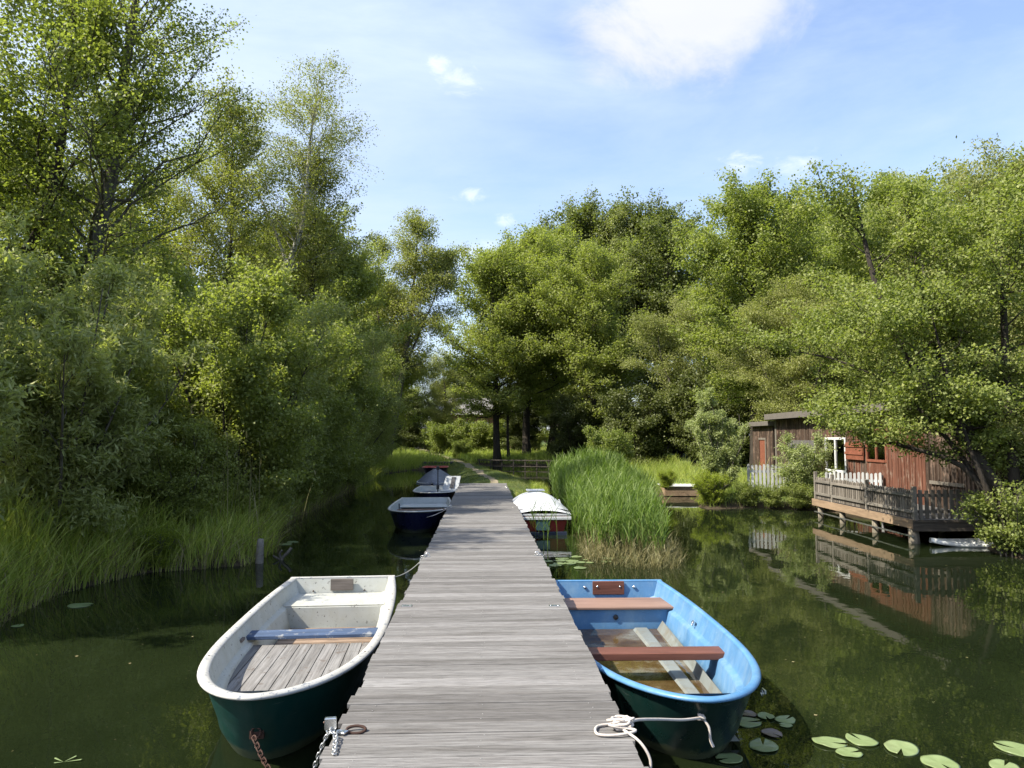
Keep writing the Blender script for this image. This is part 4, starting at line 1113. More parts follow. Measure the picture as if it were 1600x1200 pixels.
PR['yellow'] = proto('yellow', M['bark_dark'], M['leaf_yellow'], 6, [(trunk(13, (.3, -.2), .25, 6), .17, .02, .2), ([(0,0,3),(-1,.3,6),(-1.8,.6,9),(-2,.6,11.5)], .10, .02, .25)], n1=80, Lmax=3.2, n2=10, nleaf=42000, leaf=.13, el=(5, 60), curve=.1, spread=.24, flat=.7)
PR['pale'] = proto('pale', M['bark'], M['leaf_pale'], 7, [(trunk(10.5, (.3, 0), .2, 7), .16, .02, .12), ([(0,0,1.5),(1,.5,4.5),(1.9,.8,7),(2.1,.8,9)], .10, .02, .2), ([(0,0,1.2),(-.9,.3,4),(-1.7,.8,6.5),(-2.1,.8,8.6)], .10, .02, .2)], n1=105, Lmax=2.9, n2=12, nleaf=85000, leaf=.105, aspect=.45, el=(10, 62), curve=.1, droop=.15, spread=.22, flat=.5)
# shrubs
PR['shrub'] = proto('shrub', M['bark_dark'], M['leaf_alder'], 8, bushstems(12, 5.8, 2.1, 8, .04, .03), n1=125, Lmax=1.7, n2=9, nleaf=82000, leaf=.075, el=(-5, 55), curve=.05, spread=.14, flat=.6, prof=fullprof)
PR['shrub_b'] = proto('shrub_b', M['bark'], M['leaf_grey'], 9, bushstems(13, 6.0, 2.3, 9, .04, .03), n1=130, Lmax=1.7, n2=9, nleaf=86000, leaf=.075, aspect=.5, el=(0, 58), curve=.1, spread=.14, flat=.5, prof=fullprof)
PR['darkbush'] = proto('darkbush', M['bark_dark'], M['leaf_shaded'], 10, bushstems(12, 6.2, 2.8, 10, .06, .06), n1=120, Lmax=2.0, n2=9, nleaf=50000, leaf=.13, el=(-8, 50), curve=.05, spread=.2, flat=.6, prof=fullprof)
PR['willow'] = proto('willow', M['bark'], M['leaf_grey'], 11, bushstems(16, 4.6, 1.9, 11, .03, .04), n1=180, Lmax=.95, n2=8, nleaf=60000, leaf=.115, aspect=.27, el=(10, 65), curve=.15, spread=.07, flat=.5, prof=fullprof, l2=.6)
PR['brightbush'] = proto('brightbush', M['bark'], M['leaf_light'], 12, bushstems(12, 2.4, 1.6, 12, .02, .05), n1=90, Lmax=.9, n2=7, nleaf=20000, leaf=.10, el=(0, 60), spread=.14, flat=.6, prof=fullprof)
PR['lowbush'] = proto('lowbush', M['bark'], M['leaf_light'], 13, bushstems(11, 1.1, .75, 13, .012, .08), n1=80, Lmax=.42, n2=6, nleaf=9000, leaf=.055, aspect=.75, el=(0, 60), spread=.06, flat=.6, prof=fullprof)
PR['lowshrub'] = proto('lowshrub', M['bark'], M['leaf_alder'], 23, bushstems(14, 2.6, 1.3, 23, .02, .02), n1=100, Lmax=.9, n2=8, nleaf=34000, leaf=.07, aspect=.6, el=(-15, 50), spread=.10, flat=.6, prof=fullprof)
PR['lightshrub'] = proto('lightshrub', M['bark'], M['leaf_silver'], 19, bushstems(10, 2.5, .9, 19, .02, .25), n1=80, Lmax=.6, n2=7, nleaf=15000, leaf=.062, aspect=.7, el=(0, 60), spread=.07, flat=.6, prof=fullprof)
# pale upright willow on the water's edge
PR['palewillow'] = proto('palewillow', M['bark'], M['leaf_silver'], 14, bushstems(22, 3.0, 1.0, 14, .02, .08), n1=190, Lmax=.50, n2=7, nleaf=66000, leaf=.06, aspect=.4, el=(35, 78), curve=.1, spread=.04, flat=.2, prof=lambda u: 1-.75*u, l2=.6)
PR['fernbush'] = proto('fernbush', M['bark'], M['fern'], 15, bushstems(20, 1.05, .75, 15, .008, .05), n1=140, Lmax=.36, n2=7, nleaf=18000, leaf=.05, aspect=.35, el=(15, 60), curve=-.05, spread=.03, flat=.7, prof=lambda u: 1-.6*u)

# ---- left bank, specific trees
PR['bigalder'] = proto('bigalder', M['bark'], M['leaf_alder'], 31, [([(0,0,0),(.15,0,2.4),(.25,0,4.5),(.5,0,6.0),(.92,0,8.1),(1.05,0,10.1),(1.28,0,12.1),(1.4,.1,14.6)], .24, .03, .20)],
    n1=70, Lmax=3.5, n2=12, nleaf=43000, leaf=.068, aspect=.85, el=(10, 58), curve=.04, spread=.15, flat=.7, l2=.45, dead=.08)
place('alder_tree', PR['bigalder'], -9.5, 17, 0, 1, 'tall alder with a slanting grey trunk rising out of the top left of the photo', z=.2)
PR['leanalder'] = proto('leanalder', M['bark_dark'], M['leaf_alder'], 32, [([(0,0,0),(.3,.4,2.6),(.55,.8,4.8),(1.2,1,6.3),(1.6,1,8.5),(1.7,1,11.5)], .20, .02, .28), ([(.5,.7,4.4),(-.5,.8,6.3),(-.9,.9,9),(-.8,1,12.5)], .13, .02, .2)],
    n1=70, Lmax=3.1, n2=11, nleaf=40000, leaf=.09, aspect=.85, el=(0, 55), curve=.06, spread=.15, flat=.7, l2=.45, dead=.08)
place('alder_tree', PR['leanalder'], -11.0, 15.4, 0, 1, 'dark forked alder at the left edge whose limb bends over towards the tall alder')
place('alder_tree', PR['leanalder'], -9.9, 10.6, 150, .86, 'nearest alder whose large leaves fill the top left corner of the photo')
PR['birch1'] = proto('birch1', M['bark_birch'], M['leaf_birch'], 33, [([(0,0,0),(.2,0,3.5),(.5,0,6.6),(.75,0,8.1),(1.4,0,9.9),(1.72,0,11.7),(1.75,0,13.5),(2.1,0,16.7)], .20, .015, .34), ([(1.0,0,8.8),(.1,.2,11),(-1.0,.3,13),(-1.7,.4,14.8)], .07, .01, .15), ([(.5,0,6.4),(-1.2,-.3,8.8),(-2.6,-.4,11),(-3.2,-.4,12.6)], .08, .012, .2)],
    n1=105, Lmax=3.5, n2=14, prof=topwide, nleaf=48000, leaf=.07, aspect=.8, el=(18, 62), curve=.02, droop=.32, spread=.15, flat=.3, l2=.5)
place('birch_tree', PR['birch1'], -9.0, 30, 0, 1, 'tallest birch with leaning pale trunk and sparse drooping crown left of the open sky', z=.3)
PR['thin'] = proto('thin', M['bark_dark'], M['leaf_birch'], 34, [(trunk(13.2, (.1, 0), .1, 34), .12, .012, .22)], n1=80, Lmax=2.6, n2=12, prof=topwide, nleaf=30000, leaf=.085, aspect=.8, el=(30, 62), curve=.05, droop=.15, spread=.15, flat=.4)
place('alder_tree', PR['thin'], -7.2, 31, 0, 1, 'slender tree with a straight dark trunk just right of the tallest birch')
place('birch_tree', PR['thin'], -9.4, 27.2, 100, 1.04, 'slim light-crowned birch whose top stands between the tall alder and the tallest birch')
place('birch_tree', PR['thin'], -12.6, 24.5, 200, .95, 'thin sparse birch behind the tall alder on the left bank')
for i, (x, y, rz, s, lb) in enumerate([(-14.5, 33, 0, 1.0, 'yellow-green sunlit tree behind the left bank, directly left of the tallest birch'),
    (-18.5, 29.5, 80, 1.08, 'yellow-green sunlit tree glowing behind the trunk of the tall alder'), (-12.2, 39, 160, .97, 'yellow-green tree half hidden behind the tallest birch'),
    (-21, 23.5, 240, 1.0, 'yellow-green backlit tree at the far left behind the dark forked alder'), (-16.5, 21.5, 30, .82, 'smaller yellow-green tree low behind the tall alder')]):
    place('young_tree', PR['yellow'], x, y, rz, s, lb, group='sunlit yellow-green trees on the left')
place('alder_tree', PR['alder_b'], -9.2, 41.5, 60, .88, 'dense rounded alder between the tallest birch and the leaning birch by the path')
place('alder_tree', PR['alder_b'], -12.5, 47, 160, .86, 'dense alder behind the rounded alder on the left bank')
PR['birch2'] = proto('birch2', M['bark'], M['leaf_birch'], 35, [([(0,0,0),(.55,0,3),(.95,0,5.6),(1.45,0,9),(1.75,0,12.5),(2.0,0,16.2)], .26, .02, .30), ([(.8,0,5.5),(2.0,.3,8.6),(3.2,.4,11.6),(3.7,.4,14)], .10, .01, .25), ([(.8,0,5),(-.4,.3,8.5),(-.9,.4,12),(-.6,.4,14.8)], .11, .01, .25)],
    n1=120, Lmax=3.4, n2=13, prof=topwide, nleaf=70000, leaf=.105, aspect=.8, el=(12, 66), curve=.05, droop=.30, spread=.2, flat=.4)
place('birch_tree', PR['birch2'], -6.5, 50, 0, 1.0, 'leaning birch with grey trunk left of the path and a weeping top against the sky', z=.35)
place('alder_tree', PR['alder_b'], -7.6, 55, 200, .80, 'dark tree standing right behind the leaning birch')
place('alder_tree', PR['pale'], -3.9, 70, 20, .92, 'low tree beyond the path in the gap beneath the open sky', z=.5)
place('alder_tree', PR['alder_b'], -9.6, 68, 20, .62, 'rounded alder behind the leaning birch where the meadow begins')
place('alder_tree', PR['alder_a'], -12.5, 80, 20, .95, 'tree far back left of the path behind the meadow', z=.5)
# shrubs along the left bank
LB = [('darkbush', -7.6, 79, 10, 1.0, 'bush closing the gap beyond the bend of the path'), ('lowshrub', -5.3, 17.2, 0, 1.0, 'low leafy shrub at the waterline between the jutting sedge and the first tall shrub'), ('lowshrub', -5.5, 20.8, 90, 1.1, 'low leafy shrub at the waterline, second after the jutting sedge'),
 ('lowshrub', -5.7, 24.6, 180, 1.1, 'low leafy shrub overhanging the water level with the navy boats'), ('lowshrub', -5.8, 28.8, 270, 1.2, 'low leafy shrub overhanging the water left of the covered boat'), ('lowshrub', -5.4, 13.6, 50, .75, 'low leafy shrub above the pale post on the left bank'),
 ('shrub', -6.9, 13.4, 300, .62, 'small green shrub between the second willow and the dry reed stems'), ('shrub_b', -9.2, 14.6, 60, 1.0, 'greyish shrub behind the dry reed stems on the left bank'),
 ('darkbush', -16, 84, 10, 1.5, 'distant bush left of the far end of the path'), ('darkbush', -11.5, 92, 80, 1.3, 'distant bush at the far end of the path'), ('darkbush', -9.5, 72, 150, .8, 'bush in the meadow right of the leaning birch trunk'),
 ('willow', -6.7, 8.9, 0, 1.0, 'grey-green willow shrub with narrow leaves nearest the camera on the left bank'),
 ('willow', -6.5, 11.7, 120, 1.02, 'grey-green willow shrub hanging over the sedge, second along the left bank'),
 ('willow', -10.3, 11.0, 250, 1.25, 'tall willow shrub behind the two nearest ones at the left edge'),
 ('shrub', -5.3, 15.6, 0, .92, 'green shrub above the dry reed stems where the left bank juts out'),
 ('shrub', -9.4, 18.0, 90, 1.12, 'tall green shrub at the foot of the tall alder'),
 ('shrub_b', -5.9, 19.0, 40, .98, 'greyish shrub on the left bank behind the jutting sedge'),
 ('shrub', -6.0, 22.6, 190, 1.04, 'green shrub on the left bank level with the empty water beside the far boats'),
 ('shrub_b', -9.8, 24.0, 150, 1.30, 'large greyish shrub behind the green one in the middle of the left bank'),
 ('shrub', -6.1, 26.6, 280, 1.05, 'green shrub leaning to the water in front of the tallest birch'),
 ('shrub_b', -6.3, 30.8, 10, 1.12, 'greyish shrub at the foot of the slender dark trunk'),
 ('shrub', -6.5, 35.0, 70, 1.10, 'green shrub on the left bank across from the covered boat'),
 ('shrub_b', -6.7, 39.3, 200, 1.05, 'greyish shrub low at the water across from the red boat'),
 ('shrub', -6.8, 44.5, 130, .85, 'last green shrub before the leaning birch on the left bank'),
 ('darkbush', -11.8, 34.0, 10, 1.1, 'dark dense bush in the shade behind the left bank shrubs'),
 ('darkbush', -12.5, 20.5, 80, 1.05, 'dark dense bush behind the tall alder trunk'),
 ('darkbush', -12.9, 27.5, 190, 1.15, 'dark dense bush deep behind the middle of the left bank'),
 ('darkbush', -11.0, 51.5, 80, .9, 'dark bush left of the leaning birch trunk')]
for k, x, y, rz, s, lb in LB: place('leafy_shrub' if k != 'willow' else 'willow_shrub', PR[k], x, y, rz, s, lb, 'shrub', 'shrubs along the left bank', part='stems')
# ---- middle: beyond the spit
place('alder_tree', PR['alder_b'], 1.1, 57, 0, 1.0, 'large alder with a thick dark trunk right of the path, edge of the right-hand wood')
place('alder_tree', PR['thin'], 2.0, 57.6, 40, 1.0, 'thin dark trunk standing close right of the thick alder')
MID = [('tallgreen', 6.0, 66, 0, .98, 'broad green tree behind the thick dark-trunked alder'), ('oak', 11.0, 73, 0, 1.27, 'tall dark tree forming the highest top of the wood in the centre'),
 ('birchfar', 13.6, 70, 60, 1.22, 'grey-green birch top beside the highest tree of the wood'), ('oak', 17.5, 70, 100, 1.2, 'darkest tree in shade between the grey birch tops and the light alder'),
 ('birchfar', 19.5, 76, 160, 1.15, 'grey-green birch poking up behind the darkest tree'), ('alder_b', 8.2, 55, 130, .97, 'rounded mid-green tree standing forward in the centre of the wood'),
 ('alder_b', 3.6, 61, 220, 1.15, 'green tree between the thick dark trunk and the rounded centre tree'), ('pale', 13.6, 47, 30, 1.10, 'pale olive tree left of the light green alder'),
 ('oak', 23, 64, 200, .95, 'dark tree behind the top of the light green alder'), ('tallgreen', 28, 60, 90, .92, 'broad green tree behind and right of the light green alder'),
 ('oak', -1.5, 96, 40, .55, 'small dark tree far beyond the brick house'), ('birchfar', 31, 54, 40, 1.1, 'grey-green birch top rising above the trees behind the cabin'),
 ('birchfar', 26, 43, 120, .88, 'grey-green birch above the roof of the shed'), ('tallgreen', 36, 48, 0, .95, 'tall green tree at the back right behind the birch top'),
 ('oak', 8.4, 80, 60, 1.0, 'dark tree at the very back of the wood'), ('tallgreen', 40, 66, 200, 1.0, 'broad tree far back on the right')]
NMS = {'birchfar': 'birch_tree', 'oak': 'oak_tree', 'tallgreen': 'lime_tree', 'pale': 'willow_tree', 'alder_b': 'alder_tree'}
for k, x, y, rz, s, lb in MID: place(NMS[k], PR[k], x, y, rz, s, lb, group='trees of the wood behind the pond')
place('alder_tree', PR['alder_a'], 13.0, 35, 0, 1.0, 'light green alder with a straight trunk beside the shed and the pale willow shrub')
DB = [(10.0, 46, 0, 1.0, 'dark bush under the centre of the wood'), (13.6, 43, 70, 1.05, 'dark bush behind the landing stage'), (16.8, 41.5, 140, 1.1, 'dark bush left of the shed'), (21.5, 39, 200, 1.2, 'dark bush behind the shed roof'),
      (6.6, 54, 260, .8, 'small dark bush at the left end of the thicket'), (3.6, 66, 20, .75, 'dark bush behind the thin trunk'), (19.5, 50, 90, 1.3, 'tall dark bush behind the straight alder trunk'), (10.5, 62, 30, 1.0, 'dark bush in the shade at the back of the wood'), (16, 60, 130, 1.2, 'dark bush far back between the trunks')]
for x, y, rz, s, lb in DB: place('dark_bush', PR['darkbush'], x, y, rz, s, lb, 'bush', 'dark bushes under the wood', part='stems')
BB = [(-3.4, 66, 0, 1.15, 'bright yellow-green bush by the bend of the path'), (-.8, 68, 50, 1.25, 'bright bush below the brick house'), (1.2, 67, 120, 1.2, 'bright bush left of the thick dark trunk'), (-4.6, 74, 200, 1.0, 'small bright bush beyond the bend of the path'),
      (4.6, 70, 80, .9, 'bright bush right of the thin dark trunk'), (7.2, 69, 300, .95, 'bright bush at the back between the wood trunks'), (-1.9, 60.5, 10, .6, 'low bush on the bank right of the path'), (6.8, 40, 40, .95, 'bright green bush behind the tall reeds')]
for x, y, rz, s, lb in BB: place('bright_bush', PR['brightbush'], x, y, rz, s, lb, 'bush', 'sunlit bushes beyond the channel', part='stems')
FT = [(-30, 108, 0, 'first'), (-22, 118, 60, 'second'), (-14, 124, 120, 'third'), (-6.5, 117, 200, 'fourth'), (1.5, 125, 260, 'fifth'), (10, 118, 310, 'sixth'), (-40, 112, 30, 'seventh')]
for x, y, rz, nth in FT: place('oak_tree', PR['oak'], x, y, rz, .50 if x > -20 else .62, nth + ' from the left of the far trees on the horizon beyond the meadow' if nth != 'seventh' else 'leftmost far tree on the horizon beyond the meadow, behind the left bank', group='far trees on the horizon')
# ---- right bank
place('willow_shrub', PR['palewillow'], 7.35, 22.9, 0, 1.08, 'pale upright willow shrub at the water left of the white picket fence', 'shrub', part='stems', z=.15)
place('fern_bush', PR['fernbush'], 6.85, 22.1, 0, .95, 'bright yellow-green bush at the water below the pale willow shrub', 'bush', 'yellow-green bushes at the water', part='stems', z=0)
place('fern_plant', PR['fernbush'], -5.15, 12.1, 200, .62, 'yellow-green fern at the water where the left bank turns', 'plant', part='stems', z=0)
place('fern_bush', PR['fernbush'], 6.4, 25.6, 90, .6, 'small yellow-green bush touching the white top of the landing stage', 'bush', 'yellow-green bushes at the water', part='stems', z=.3)
place('leafy_shrub', PR['lightshrub'], 9.45, 21.5, 0, .86, 'light shrub spilling over the white picket fence before the cabin', 'shrub', part='stems')
for (x, y, s, lb) in [(8.5, 21.55, .55, 'low leafy plant at the water below the left end of the picket fence'), (9.1, 21.2, .6, 'low leafy plant at the water below the middle of the picket fence'), (9.7, 20.7, .7, 'low leafy plant at the water beside the left end of the terrace'), (8.0, 22.1, .6, 'small low plant between the yellow-green bush and the picket fence')]:
    place('low_plant', PR['lowbush'], x, y, x*77, s, lb, 'plant', 'low plants under the picket fence', part='stems', z=.02)
BA = [([(0,0,0),(-.3,.1,1.2),(-.85,.4,2.3),(-1.5,1.1,4.1),(-1.75,1.4,5.4),(-1.9,1.8,7.4)], .13, .02, .30),
      ([(-.1,0,.1),(-.65,.3,1.45),(-1.35,.6,1.85),(-1.85,.8,2.0),(-2.45,1.1,2.35),(-3.0,1.4,2.5)], .07, .012, .35),
      ([(.1,.05,0),(.15,.3,2),(.5,.8,4.4),(.7,1.0,7.0)], .12, .02, .25), ([(.2,0,0),(.9,.2,1.8),(1.8,.6,3.8),(2.4,.9,6.0)], .10, .02, .2),
      ([(0,.1,0),(-.35,.6,2.0),(-.6,1.5,4.6),(-.5,2.2,7.2)], .11, .02, .3), ([(-.1,0,.1),(-.7,.4,1.7),(-1.6,.9,3.0),(-2.6,1.5,3.7),(-3.4,2.0,3.9)], .06, .01, .35), ([(-.05,-.1,0),(-.55,-.1,1.0),(-.9,0,2.1),(-1.1,.2,3.4),(-1.3,.3,4.6)], .06, .01, .35)]
PR['waterside'] = proto('waterside', M['bark_dark'], M['leaf_light'], 41, BA, n1=165, Lmax=2.0, n2=11, nleaf=100000, leaf=.062, aspect=.75, el=(0, 50), curve=.05, spread=.12, flat=.7, l2=.5)
place('alder_tree', PR['waterside'], 9.65, 13.05, 0, 1, 'many-stemmed alder leaning over the water in front of the cabin at the right edge', z=.0)
place('leafy_shrub', PR['lowbush'], 9.35, 12.9, 0, 1.05, 'low yellow-green growth at the foot of the leaning alder', 'shrub', part='stems', z=.0)
place('leafy_shrub', PR['shrub_b'], 11.0, 12.9, 30, .62, 'greyish shrub right beside the many-stemmed alder', 'shrub', part='stems', z=.2)
RT = [('alder_a', 19.5, 44, 240, 1.15, 'light green alder filling the gap right of the straight-trunked alder'), ('alder_b', 26, 51, 20, 1.1, 'mid-green alder at the back between two grey birches'),
      ('pale', 15.6, 21.5, 0, .98, 'pale leaved tree directly behind the cabin roof'), ('alder_a', 15.8, 26.5, 60, .80, 'light green alder behind the middle of the cabin'), ('pale', 13.6, 31.5, 140, .80, 'pale tree behind the shed'),
      ('alder_a', 21.5, 26, 200, .88, 'light green alder further back behind the cabin'), ('pale', 16.2, 16.6, 220, .86, 'pale leaved tree filling the right edge above the cabin'), ('alder_a', 19.8, 20, 300, .88, 'tall light green alder at the right edge of the photo'),
      ('alder_a', 20.5, 35, 100, 1.0, 'light green alder behind and right of the straight-trunked one'), ('pale', 25.5, 31, 40, 1.12, 'pale tree at the back right')]
for k, x, y, rz, s, lb in RT: place(NMS.get(k, 'alder_tree'), PR[k], x, y, rz, s, lb, group='trees behind the cabin')

# ---- blades: sedge, grass, reeds (nobody could count them)
def blades(base, h, w_, lean, droop, segs=4, twist=None, rs=None, zdir=None):
    n = len(base); t = np.linspace(0, 1, segs+1)
    up = np.zeros((n, 3)); up[:, 2] = 1
    if zdir is not None: up = zdir
    ln = np.zeros((n, 3)); ln[:, :2] = lean
    pts = base[:, None]+up[:, None]*(h[:, None]*(t[None]-droop[:, None]*t[None]**2.4))[..., None]+ln[:, None]*(t[None]**1.8)[..., None]
    a = rs.rand(n)*2*np.pi; side = np.stack([np.cos(a), np.sin(a), np.zeros(n)], 1)
    ww = w_[:, None]*np.array([.7]+[1]*(segs-1)+[.12])[None]*(1-.55*t[None]**2)
    Lf = pts-side[:, None]*ww[..., None]/2; Rt = pts+side[:, None]*ww[..., None]/2
    v = np.stack([Lf, Rt], 2).reshape(-1, 3)
    b0 = (np.arange(n)*(segs+1)*2)[:, None]; k = np.arange(segs)[None]*2
    f = np.stack([b0+k, b0+k+1, b0+k+3, b0+k+2], -1).reshape(-1, 4)
    return v, f, segs
def blade_obj(name, parts, mat, label=None, group=None, kind='stuff'):
    V = []; F_ = []; Rr = []; o = 0
    for (v, f, segs), r in parts:
        V.append(v); F_.append(f+o); o += len(v); Rr.append(np.repeat(r, segs))
    me = raw_mesh(name, np.vstack(V), np.vstack(F_), 4, mat, {'rnd': np.concatenate(Rr)})
    return tag(link(bpy.data.objects.new(name, me)), label, name.replace('_', ' '), group, kind)
rs = np.random.RandomState(77)
# sedge along the left bank: near the shoreline, on the land side
def shore_pts(n, x0, x1, y0, y1, smin, smax, dens=None):
    out = np.zeros((0, 2))
    while len(out) < n:
        p = np.column_stack([rs.uniform(x0, x1, n*3), rs.uniform(y0, y1, n*3)])
        s = sdist(p[:, 0], p[:, 1]); k = (s > smin) & (s < smax)
        if dens is not None: k &= rs.rand(len(p)) < dens(p)
        out = np.vstack([out, p[k]])
    return out[:n]
def with_z(p): return np.column_stack([p, np.maximum(-.05, ground_h(p[:, 0], p[:, 1])-.03)])
n = 11000; p = shore_pts(n, -11, -3.4, 5.5, 17, -.12, 1.2)
n2_ = 11000; p2 = shore_pts(n2_, -10, -4, 17, 50, -.1, 1.8)
P_ = np.vstack([p, p2]); N_ = len(P_); sw_ = sdist(P_[:, 0], P_[:, 1])
tuft = .5+.5*np.sin(P_[:, 0]*3.1+P_[:, 1]*2.3)*np.sin(P_[:, 1]*4.1-P_[:, 0]*1.7)+.25*np.sin(P_[:, 1]*1.3)
h = rs.uniform(.40, 1.30, N_)*(.45+.62*tuft)*(.8+.4*np.clip(sw_, 0, 1)); tow = np.column_stack([rs.normal(.12, .30, N_), rs.normal(-.03, .30, N_)])*h[:, None]
blade_obj('sedge', [(blades(with_z(P_), h, np.where(P_[:, 1] < 17, .013, .018)*rs.uniform(.6, 1.4, N_), tow, rs.uniform(.05, .4, N_), 5, rs=rs), np.clip(rs.normal(.5, .38, N_), 0, 1))], M['sedge'],
    'tall green sedge fringing the left bank at the water', )
n = 4200; p = shore_pts(n, -11, -3.4, 5.5, 30, -.18, .5); h = rs.uniform(.15, .85, n)
blade_obj('dry_sedge', [(blades(with_z(p), h, np.full(n, .011), np.column_stack([rs.normal(.25, .4, n), rs.normal(-.1, .4, n)])*h[:, None], rs.uniform(.1, .7, n), 4, rs=rs), rs.rand(n))], M['straw'], 'dry straw-coloured blades at the foot of the left bank')
# dry reed stems standing on the jutting bank
n = 70; p = np.column_stack([rs.normal(-5.2, .5, n), rs.normal(13.9, .6, n)]); h = rs.uniform(1.2, 2.4, n)
b_ = with_z(p); ln_ = np.column_stack([rs.normal(.05, .18, n), rs.normal(0, .15, n)])
blade_obj('dry_reed_stems', [(blades(b_, h, np.full(n, .012), ln_, np.zeros(n), 3, rs=rs), rs.rand(n)),
   (blades(b_+np.column_stack([ln_*.9, h*.93]), rs.uniform(.12, .22, n), np.full(n, .03), rs.normal(0, .05, (n, 2)), np.full(n, .3), 3, rs=rs), rs.rand(n))], M['straw'], 'tall dry reed stems with brown plumes on the jutting part of the left bank')
# grass of the spit and the banks
n = 46000; p = shore_pts(n, -2.6, 3.2, 23, 60, .02, 3.2, dens=lambda q: np.clip(1.6-(q[:, 1]-23)/30, .15, 1))
pcx = np.interp(p[:, 1], [c_[1] for c_ in pc], [c_[0] for c_ in pc]); onp = np.abs(p[:, 0]-pcx) < .26
p = p[~onp | (rs.rand(len(p)) < .12)]; n = len(p)
edge = np.clip(1-sdist(p[:, 0], p[:, 1])/.5, 0, 1); h = rs.uniform(.04, .11, n)*(1+edge*1.6)*(1+.5*(p[:, 1] > 45))
blade_obj('grass', [(blades(with_z(p), h, np.full(n, .010), rs.normal(0, .5, (n, 2))*h[:, None], rs.uniform(0, .4, n), 3, rs=rs), np.clip(rs.normal(.5, .25, n), 0, 1))], M['grass'], 'short grass on the bank behind the jetty')
n = 1500; p = shore_pts(n, .2, 2.6, 22.8, 30, -.08, .5); h = rs.uniform(.12, .42, n)
q_ = shore_pts(22000, -9, 14, 49, 66, .1, 9); hq = rs.uniform(.25, .75, len(q_))
qx = np.interp(q_[:, 1], [c_[1] for c_ in pc], [c_[0] for c_ in pc]); kq = np.abs(q_[:, 0]-qx) > .9; q_ = q_[kq]; hq = hq[kq]
q2 = shore_pts(11000, 3.4, 13, 20.8, 40, -.05, 5); h2 = rs.uniform(.25, .95, len(q2))*(.7+.5*np.sin(q2[:, 0]*3)*np.sin(q2[:, 1]*2))
allp = np.vstack([p, q_, q2]); allh = np.concatenate([h, hq, h2]); n = len(allp)
blade_obj('tall_grass', [(blades(with_z(allp), allh, np.where(allp[:, 1] > 45, .03, .012), rs.normal(0, .3, (n, 2))*allh[:, None], rs.uniform(0, .45, n), 4, rs=rs), np.clip(rs.normal(.45, .25, n), 0, 1))], M['sedge'], 'tall grass and weeds along the far and right banks')
# meadow grass far away in the sun
q_ = np.column_stack([rs.uniform(-16, 12, 26000), rs.uniform(60, 96, 26000)]); n = len(q_); hq = rs.uniform(.15, .5, n)
qx = np.interp(q_[:, 1], [c_[1] for c_ in pc], [c_[0] for c_ in pc]); kq = np.abs(q_[:, 0]-qx) > .8; q_ = q_[kq]; hq = hq[kq]; n = len(q_)
blade_obj('meadow_grass', [(blades(with_z(q_), hq, np.full(n, .05), rs.normal(0, .3, (n, 2))*hq[:, None], rs.uniform(0, .4, n), 3, rs=rs), np.clip(rs.normal(.6, .25, n), 0, 1))], M['leaf_light'], 'bright meadow grass beyond the path')
# the reed bed right of the jetty
RB_ = [(1.9,12.9),(2.5,12.5),(2.9,12.3),(3.15,12.8),(3.45,14.5),(3.9,17),(4.5,20),(5.0,24),(4.4,27),(2.6,27),(2.25,24.5),(2.1,21),(2.12,15.6),(1.75,14.2)]
def in_poly(n, poly, x0, x1, y0, y1, dens=None):
    out = np.zeros((0, 2))
    while len(out) < n:
        p = np.column_stack([rs.uniform(x0, x1, n*2), rs.uniform(y0, y1, n*2)]); k = sdist(p[:, 0], p[:, 1], poly) < 0
        if dens is not None: k &= rs.rand(len(p)) < dens(p)
        out = np.vstack([out, p[k]])
    return out[:n]
n = 3600; p = in_poly(n, RB_, 1.2, 5.6, 12, 27.5, lambda q: np.where(q[:, 1] < 14.2, .45, np.clip(1.5-(q[:, 1]-13)/12, .35, 1)))
ed = np.clip(-sdist(p[:, 0], p[:, 1], RB_)/.9, 0, 1)
H_ = rs.uniform(.82, 1.12, n)*(.86+.36*ed+.032*np.clip(p[:, 1]-13, 0, 12))*np.where(p[:, 0] > 1.9+.17*(p[:, 1]-9), .86, 1.0)
base = np.column_stack([p, np.full(n, -.08)]); ln_ = np.column_stack([rs.normal(.04, .10, n), rs.normal(0, .10, n)])
parts = [(blades(base+np.array([0, 0, .45]), H_-.4, np.full(n, .012), ln_, np.zeros(n), 3, rs=rs), np.clip(rs.normal(.35, .15, n), 0, 1))]
for k in range(8):
    t = .30+.70*(k+rs.rand(n))/8; st = base+np.column_stack([ln_*t[:, None]**1.8, H_*t]); az = rs.rand(n)*2*np.pi
    Ll = rs.uniform(.24, .46, n)*(1.15-.35*t); ou = rs.uniform(.25, .75, n)*Ll
    parts.append((blades(st, Ll, rs.uniform(.012, .022, n), np.column_stack([np.cos(az)*ou, np.sin(az)*ou]), rs.uniform(.0, .35, n), 3, rs=rs), np.clip(rs.normal(.3+.3*t, .18, n), 0, 1)))
blade_obj('reed_bed', parts, M['reed'], 'dense bed of green reeds standing in the water right of the jetty')
n = 2600; pa = in_poly(1500, RB_, 1.2, 5.6, 12, 22); pb_ = in_poly(1100, [(1.75,12.6),(2.4,11.9),(3.0,11.8),(3.4,12.4),(3.6,14.0),(3.2,13.6),(2.4,13.2),(1.8,14.3)], 1.2, 4.4, 11.5, 14.5)
p = np.vstack([pa, pb_]); h = rs.uniform(.2, .95, n); h[1500:] *= .5
base = np.column_stack([p, np.full(n, -.1)])
parts = [(blades(base, h, np.full(n, .0075), rs.normal(0, .11, (n, 2)), rs.uniform(0, .1, n), 3, rs=rs), rs.rand(n))]
